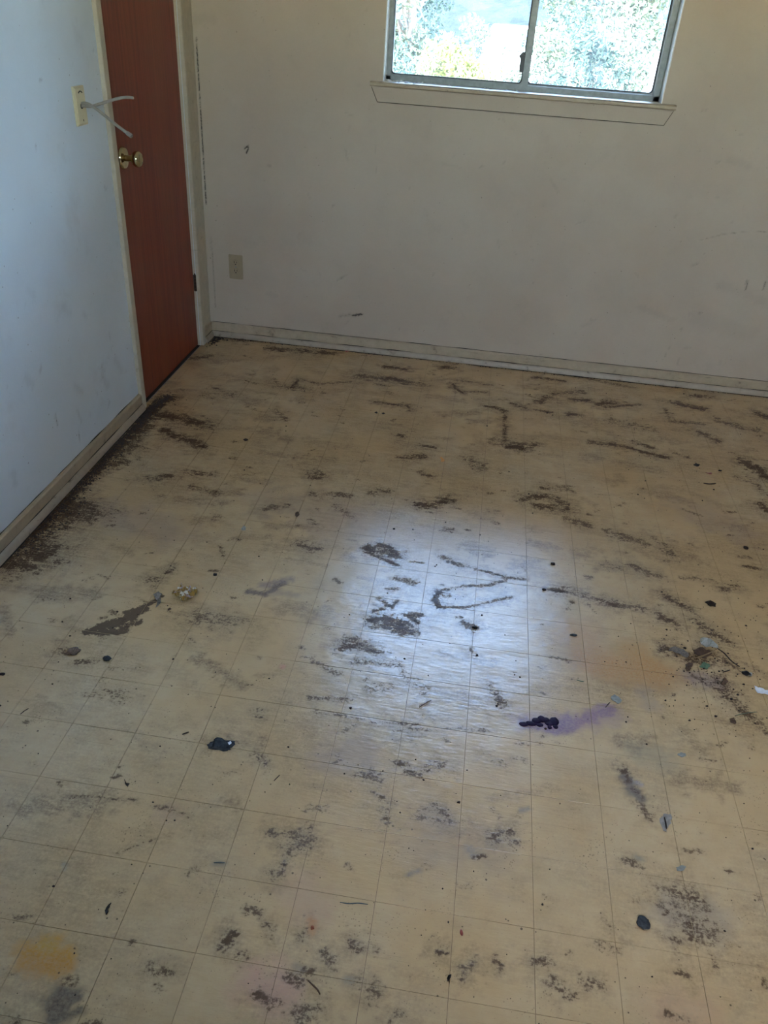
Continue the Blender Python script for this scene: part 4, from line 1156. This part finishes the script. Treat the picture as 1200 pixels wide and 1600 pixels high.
sp = []
run = [fl(*q) for q in [(14, 866), (60, 822), (110, 775), (160, 722), (205, 678), (232, 642), (262, 620)]]
for i in range(2200):
    t = rng.random() ** .6 * (len(run) - 1.001); k = int(t); f = t - k
    x = run[k][0] + (run[k + 1][0] - run[k][0]) * f; y = run[k][1] + (run[k + 1][1] - run[k][1]) * f
    off = abs(rng.gauss(0, .022 if t > 2 else .03))
    x = max(.029, .026 + off) if t < 5 else x + rng.gauss(0, .014)
    y += rng.gauss(0, .02)
    s = rng.uniform(.0012, .0042)
    if x < .03 + s and y < -.9: x = .03 + s
    if x < .02 + s: x = .022 + s
    sp.append((x, y, s, s * rng.uniform(.3, .8)))
heap('swept_dirt', 'dark dirt swept along the foot of the left wall up to the door', sp, m_soil, 'dirt')
sp = []
for i in range(900):
    x, y = rng.uniform(.1, 2.7), rng.uniform(-3.15, -.06)
    if rng.random() < .25:
        x, y = fl(1120 + rng.gauss(0, 55), 1040 + rng.gauss(0, 60))
    s = min(.0045, .0011 + rng.expovariate(1 / .0008))
    sp.append((x, y, s, s * .8))
heap('scattered_crumbs', 'tiny dark crumbs scattered all over the floor', sp, m_dark, 'crumbs')
sp = [(rng.uniform(.03, 3.2), -.027 - abs(rng.gauss(0, .004)), rng.uniform(.001, .003), .002) for i in range(500)]
heap('wall_foot_dirt', 'line of dark dirt along the foot of the back baseboard', sp, m_dark, 'dirt')
sp = []
for i in range(140):
    x, y = .03 + abs(rng.gauss(0, .02)), -.03 - abs(rng.gauss(0, .05))
    s = rng.uniform(.002, .005); sp.append((max(x, .028 + s), min(y, -.028 - s), s, s))
heap('corner_dirt', 'small dark dirt heap in the corner beside the door casing', sp, m_dark, 'dirt')

# ---------------------------------------------------------------- outside, beyond the glass
GZ = -.35


def m_leaf(name, a, b):
    k = NT(name)
    p = k.n('TexCoord').outputs['Object']
    c = k.mix(k.step(k.noise(p, 2.2, 3), .35, .65), a, b)
    c = k.mix(k.step(k.noise(p, 30, 2), .4, .6), c, tuple(min(1, x * 1.5) for x in b[:3]) + (1,))
    k.set(color=c, rough=.6, spec=.3)
    return k.m


M['leaf_pale'] = m_leaf('pale_sage_leaves', srgb(58, 70, 60), srgb(96, 104, 84))
M['leaf_dark'] = m_leaf('dusky_leaves', srgb(34, 50, 48), srgb(58, 74, 64))
M['leaf_yellow'] = m_leaf('yellow_green_leaves', srgb(92, 102, 50), srgb(122, 126, 74))
M['dry'] = m_leaf('dry_straw', srgb(120, 108, 84), srgb(150, 138, 112))
M['bark'] = plain('grey_bark', srgb(120, 108, 96), .9, bump=.5)
gk = NT('dry_earth'); gp = gk.pos()
gk.set(color=gk.mix(gk.step(gk.noise(gp, 1.2, 6), .35, .65), srgb(74, 80, 64), srgb(98, 96, 74)), rough=.95)
gk.bump(gk.noise(gp, 9, 6), .5, .05)
ob_ = MB().add([(-40, .2, GZ), (44, .2, GZ), (44, 70, GZ), (-40, 70, GZ)], [(0, 1, 2, 3)])
ob_.add([(-40, -40, GZ), (44, -40, GZ), (44, RY - .2, GZ), (-40, RY - .2, GZ)], [(0, 1, 2, 3)])
tag(ob_.build('ground', gk.m), kind='structure')


hv, hf = [], []
for j in range(25):
    for i in range(61):
        x, y = -60 + i * 2.1, 33 + j * 1.6
        n_ = mnoise.noise(Vector((x * .09, y * .09, 0))) * 2.2 + mnoise.noise(Vector((x * .5, y * .5, 4))) * .8
        hv.append((x, y, GZ - .3 + 16 * (j / 24) ** .8 + (n_ if j else 0) * min(1, j / 4)))
hf = [(j * 61 + i, j * 61 + i + 1, (j + 1) * 61 + i + 1, (j + 1) * 61 + i) for j in range(24) for i in range(60)]
hk = NT('wooded_slope'); hp = hk.pos()
hk.set(color=hk.mix(hk.step(hk.noise(hp, 1.4, 6, .7), .4, .6), srgb(26, 38, 42), srgb(46, 58, 54)), rough=.95)
hk.bump(hk.noise(hp, 2.5, 6, .7), .8, .5)
tag(MB().add(hv, hf).build('hill', hk.m, smooth=True), kind='structure')


def leaf_quads(mb, centers, size, rr):
    for c in centers:
        s = size * rr.uniform(.6, 1.3)
        n = Vector((rr.gauss(0, 1), rr.gauss(0, 1), rr.gauss(.4, 1))).normalized()
        u = n.orthogonal().normalized(); u.rotate(Matrix.Rotation(rr.uniform(0, 6.28), 3, n)); v = n.cross(u)
        c = Vector(c)
        mb.v += [tuple(c - u * s), tuple(c + v * s * .42 + n * s * .1), tuple(c + u * s), tuple(c - v * s * .42 + n * s * .1)]
        k = len(mb.v) - 4
        mb.f.append((k, k + 1, k + 2, k + 3)); mb.mi.append(0)


def tree(name, label, cat, x, y, h, rx, n, mat, seed, group, trunk=.09, low=.25, leaf=.05):
    rr = random.Random(seed)
    root = empty(name, (x, y, GZ)); tag(root, label, cat, group)
    tb = MB()
    top = Vector((x + rr.gauss(0, .3), y, GZ + h * .62))
    tb.tube([(x, y, GZ - .05), (x + rr.gauss(0, .08), y, GZ + h * .3), top], [trunk, trunk * .75, trunk * .3], 8)
    clumps = []
    for i in range(26):
        a = rr.uniform(0, 6.283); q = rr.random() ** .5
        z = GZ + h * (low + (1 - low) * rr.random())
        t = (z - GZ) / h
        R = rx * math.sin(math.pi * min(.96, max(.12, (t - low * .6) / (1 - low * .6)))) ** .6
        c = Vector((x + R * q * math.cos(a), y + R * q * math.sin(a), z))
        clumps.append((c, rx * rr.uniform(.22, .42)))
        b0 = Vector((x, y, GZ + h * rr.uniform(.15, .5)))
        mid = b0.lerp(c, .5) + Vector((rr.gauss(0, .1), rr.gauss(0, .1), rr.gauss(0, .12)))
        tb.tube([b0, mid, c], [trunk * .35, trunk * .22, trunk * .08], 5)
    tb.build('trunk', M['bark'], root)
    mb = MB(); cs = []
    for i in range(n):
        c, r = clumps[rr.randrange(len(clumps))]
        d = Vector((rr.gauss(0, 1), rr.gauss(0, 1), rr.gauss(0, 1))).normalized() * r * rr.random() ** .4
        p = c + d
        if p.z > GZ + .03: cs.append(p)
    leaf_quads(mb, cs, leaf, rr)
    tag(mb.build('crown', mat, root, recalc=False), kind='stuff')
    return root


TR = [(-.7, 14.0, 5.2, 1.35, 'leaf_pale', 'pale leafy tree seen through the left window pane'), (3.3, 14.2, 5.4, 1.35, 'leaf_pale', 'pale leafy tree seen through the right window pane'),
      (-2.4, 27.5, 7.0, 2.0, 'leaf_dark', 'tall dusky tree at the back, on the left'), (3.6, 28.5, 7.4, 2.0, 'leaf_dark', 'tall dusky tree at the back, behind the white car')]
for i, (x, y, h, rx, mt, lb) in enumerate(TR):
    tree('leafy_tree', lb, 'tree', x, y, h, rx, 11000, M[mt], 60 + i, 'trees beyond the yard', .1, .08, .075)


def at(u, v, y):
    p = on(1, y, u, v); return float(p[0]), float(p[2])


x, z = at(705, 112, 5.8)
tree('yellow_green_bush', 'bright yellow green bush outside the left window pane', 'bush', x, 5.8, z - GZ + .16, .62, 5000, M['leaf_yellow'], 81, 'bushes outside the window', .03, .3, .032)
for i, (u, v, yy, rx, mt, lb) in enumerate([(625, 85, 8.5, .9, 'leaf_dark', 'dusky bush outside the lower left corner of the window'), (860, 80, 7.6, .6, 'leaf_pale', 'pale twiggy bush just right of the window mullion'), (985, 60, 9.0, 1.0, 'leaf_pale', 'pale bush outside the right window pane'), (740, 62, 11.3, .7, 'leaf_pale', 'pale bush in front of the white car'), (925, 105, 5.6, .5, 'leaf_dark', 'low dusky bush outside the middle of the right pane'), (895, 40, 11.6, .8, 'leaf_dark', 'tall dusky bush behind the middle of the right pane')]):
    x, z = at(u, v, yy)
    tree('garden_bush', lb, 'bush', x, yy, z - GZ + .2, rx, 2600, M[mt], 90 + i, 'bushes outside the window', .03, .15, .036)
# dry grass and straw stalks along the house
db = MB(); rr = random.Random(5)
for i in range(2600):
    x, y = rr.uniform(-1.5, 5.0), rr.uniform(2.4, 4.7)
    h = rr.uniform(.55, 1.15) + .25 * mnoise.noise(Vector((x * .9, y * .9, 0)))
    b0 = Vector((x, y, GZ)); lean = Vector((rr.gauss(0, .22), rr.gauss(0, .22), 0)) * h
    t = b0 + lean + Vector((0, 0, h)); wv = Vector((rr.choice((-1, 1)) * .010, rr.uniform(-.005, .005), 0)); m_ = b0 + lean * .3 + Vector((0, 0, h * .6))
    k = len(db.v)
    db.v += [tuple(b0 - wv), tuple(b0 + wv), tuple(m_ + wv), tuple(m_ - wv), tuple(t + wv * .5 + lean * .3), tuple(t - wv * .5 + lean * .3)]
    db.f += [(k, k + 1, k + 2, k + 3), (k + 3, k + 2, k + 4, k + 5)]; db.mi += [0, 0]
tag(db.build('dry_grass', M['dry'], recalc=False), 'tall dry straw coloured grass outside under the window', 'grass', kind='stuff')

m_post = plain('weathered_post', srgb(150, 146, 150), .85, 0, .15, 6)


def post(label, u0, u1, v0, y, cap):
    x0, z1 = at(u0, v0, y); x1, _ = at(u1, v0, y)
    root = empty('fence_post', ((x0 + x1) / 2, y, GZ)); tag(root, label, 'post', 'posts outside the window')
    MB().box((x0, y, GZ - .05), (x1, y + (x1 - x0), z1), ch=.01).build('shaft', m_post, root)
    if cap: MB().box((x0 - .03, y - .03, z1), (x1 + .03, y + (x1 - x0) + .03, z1 + .035), ch=.008).build('cap', M['sill'], root)


post('weathered grey post with a pale cap outside the left pane', 769, 786, 67, 8.0, True)
post('pale post outside the right edge of the window', 1026, 1044, 80, 7.5, False)

# white car half hidden behind the bushes
cx0, _ = at(752, 42, 20); cx1, zt = at(868, 46, 20)
cy0, cg = 20.0, GZ
car = empty('parked_car', ((cx0 + cx1) / 2, cy0, cg)); tag(car, 'white car half hidden behind bushes, seen through the middle of the window', 'car')
W_ = 1.78; cxm = (cx0 + cx1) / 2; zt = max(zt, cg + 1.45)
m_paint = plain('white_car_paint', srgb(226, 228, 230), .3, 0, .03, 3)
secs = [(-2.1, .35, .78, .80), (-1.95, .30, .92, .86), (-.9, .28, .98, .89), (0, .28, 1.0, .89), (1.2, .28, 1.0, .89), (2.0, .32, .95, .86), (2.15, .4, .8, .8)]
bv, bf = [], []
for (yy, z0, z1, hw) in secs:
    for (a, b) in ((-1, 0), (-1, .75), (-.9, 1), (.9, 1), (1, .75), (1, 0)):
        bv.append((cxm + a * hw, cy0 + 2.1 + yy, cg + z0 + (z1 - z0) * b))
for i in range(len(secs) - 1):
    for q in range(6):
        bf.append((i * 6 + q, i * 6 + (q + 1) % 6, (i + 1) * 6 + (q + 1) % 6, (i + 1) * 6 + q))
bf += [tuple(range(6)), tuple(range(36, 42))]
MB().add(bv, bf).build('body', m_paint, car, smooth='auto')
H = zt - cg
cab = [(-1.9, -.86, .95), (-1.35, -.70, H - .06), (-1.1, -.66, H), (.5, -.66, H), (1.2, -.84, .98)]
cv = [(cxm + s * abs(hw), cy0 + 2.1 + yy, cg + z) for (yy, hw, z) in cab for s in (-1, 1)]
cf = [(2 * i, 2 * i + 1, 2 * i + 3, 2 * i + 2) for i in range(4)] + [(0, 2, 4, 6, 8), (1, 9, 7, 5, 3), (0, 8, 9, 1)]
MB().add(cv, cf).build('cabin', m_paint, car, smooth='auto')
gv = [(cxm - .72, cy0 + 2.1 - 1.87, cg + 1.0), (cxm + .72, cy0 + 2.1 - 1.87, cg + 1.0), (cxm + .62, cy0 + 2.1 - 1.42, cg + H - .12), (cxm - .62, cy0 + 2.1 - 1.42, cg + H - .12)]
MB().add(gv + [(p[0], p[1] - .02, p[2] + .01) for p in gv], [(0, 1, 2, 3), (4, 7, 6, 5), (0, 4, 5, 1), (1, 5, 6, 2), (2, 6, 7, 3), (3, 7, 4, 0)]).build('rear_window', plain('tinted_glass', srgb(60, 70, 76), .1), car)
for sx in (-1, 1):
    for yy in (-1.3, 1.35):
        MB().lathe([(0, -.1), (.22, -.1), (.31, -.09), (.33, -.05), (.33, .05), (.31, .09), (.22, .1), (0, .1)], (cxm + sx * .80, cy0 + 2.1 + yy, cg + .33), (1, 0, 0), 24).build('wheel', M['black'], car, smooth='auto')
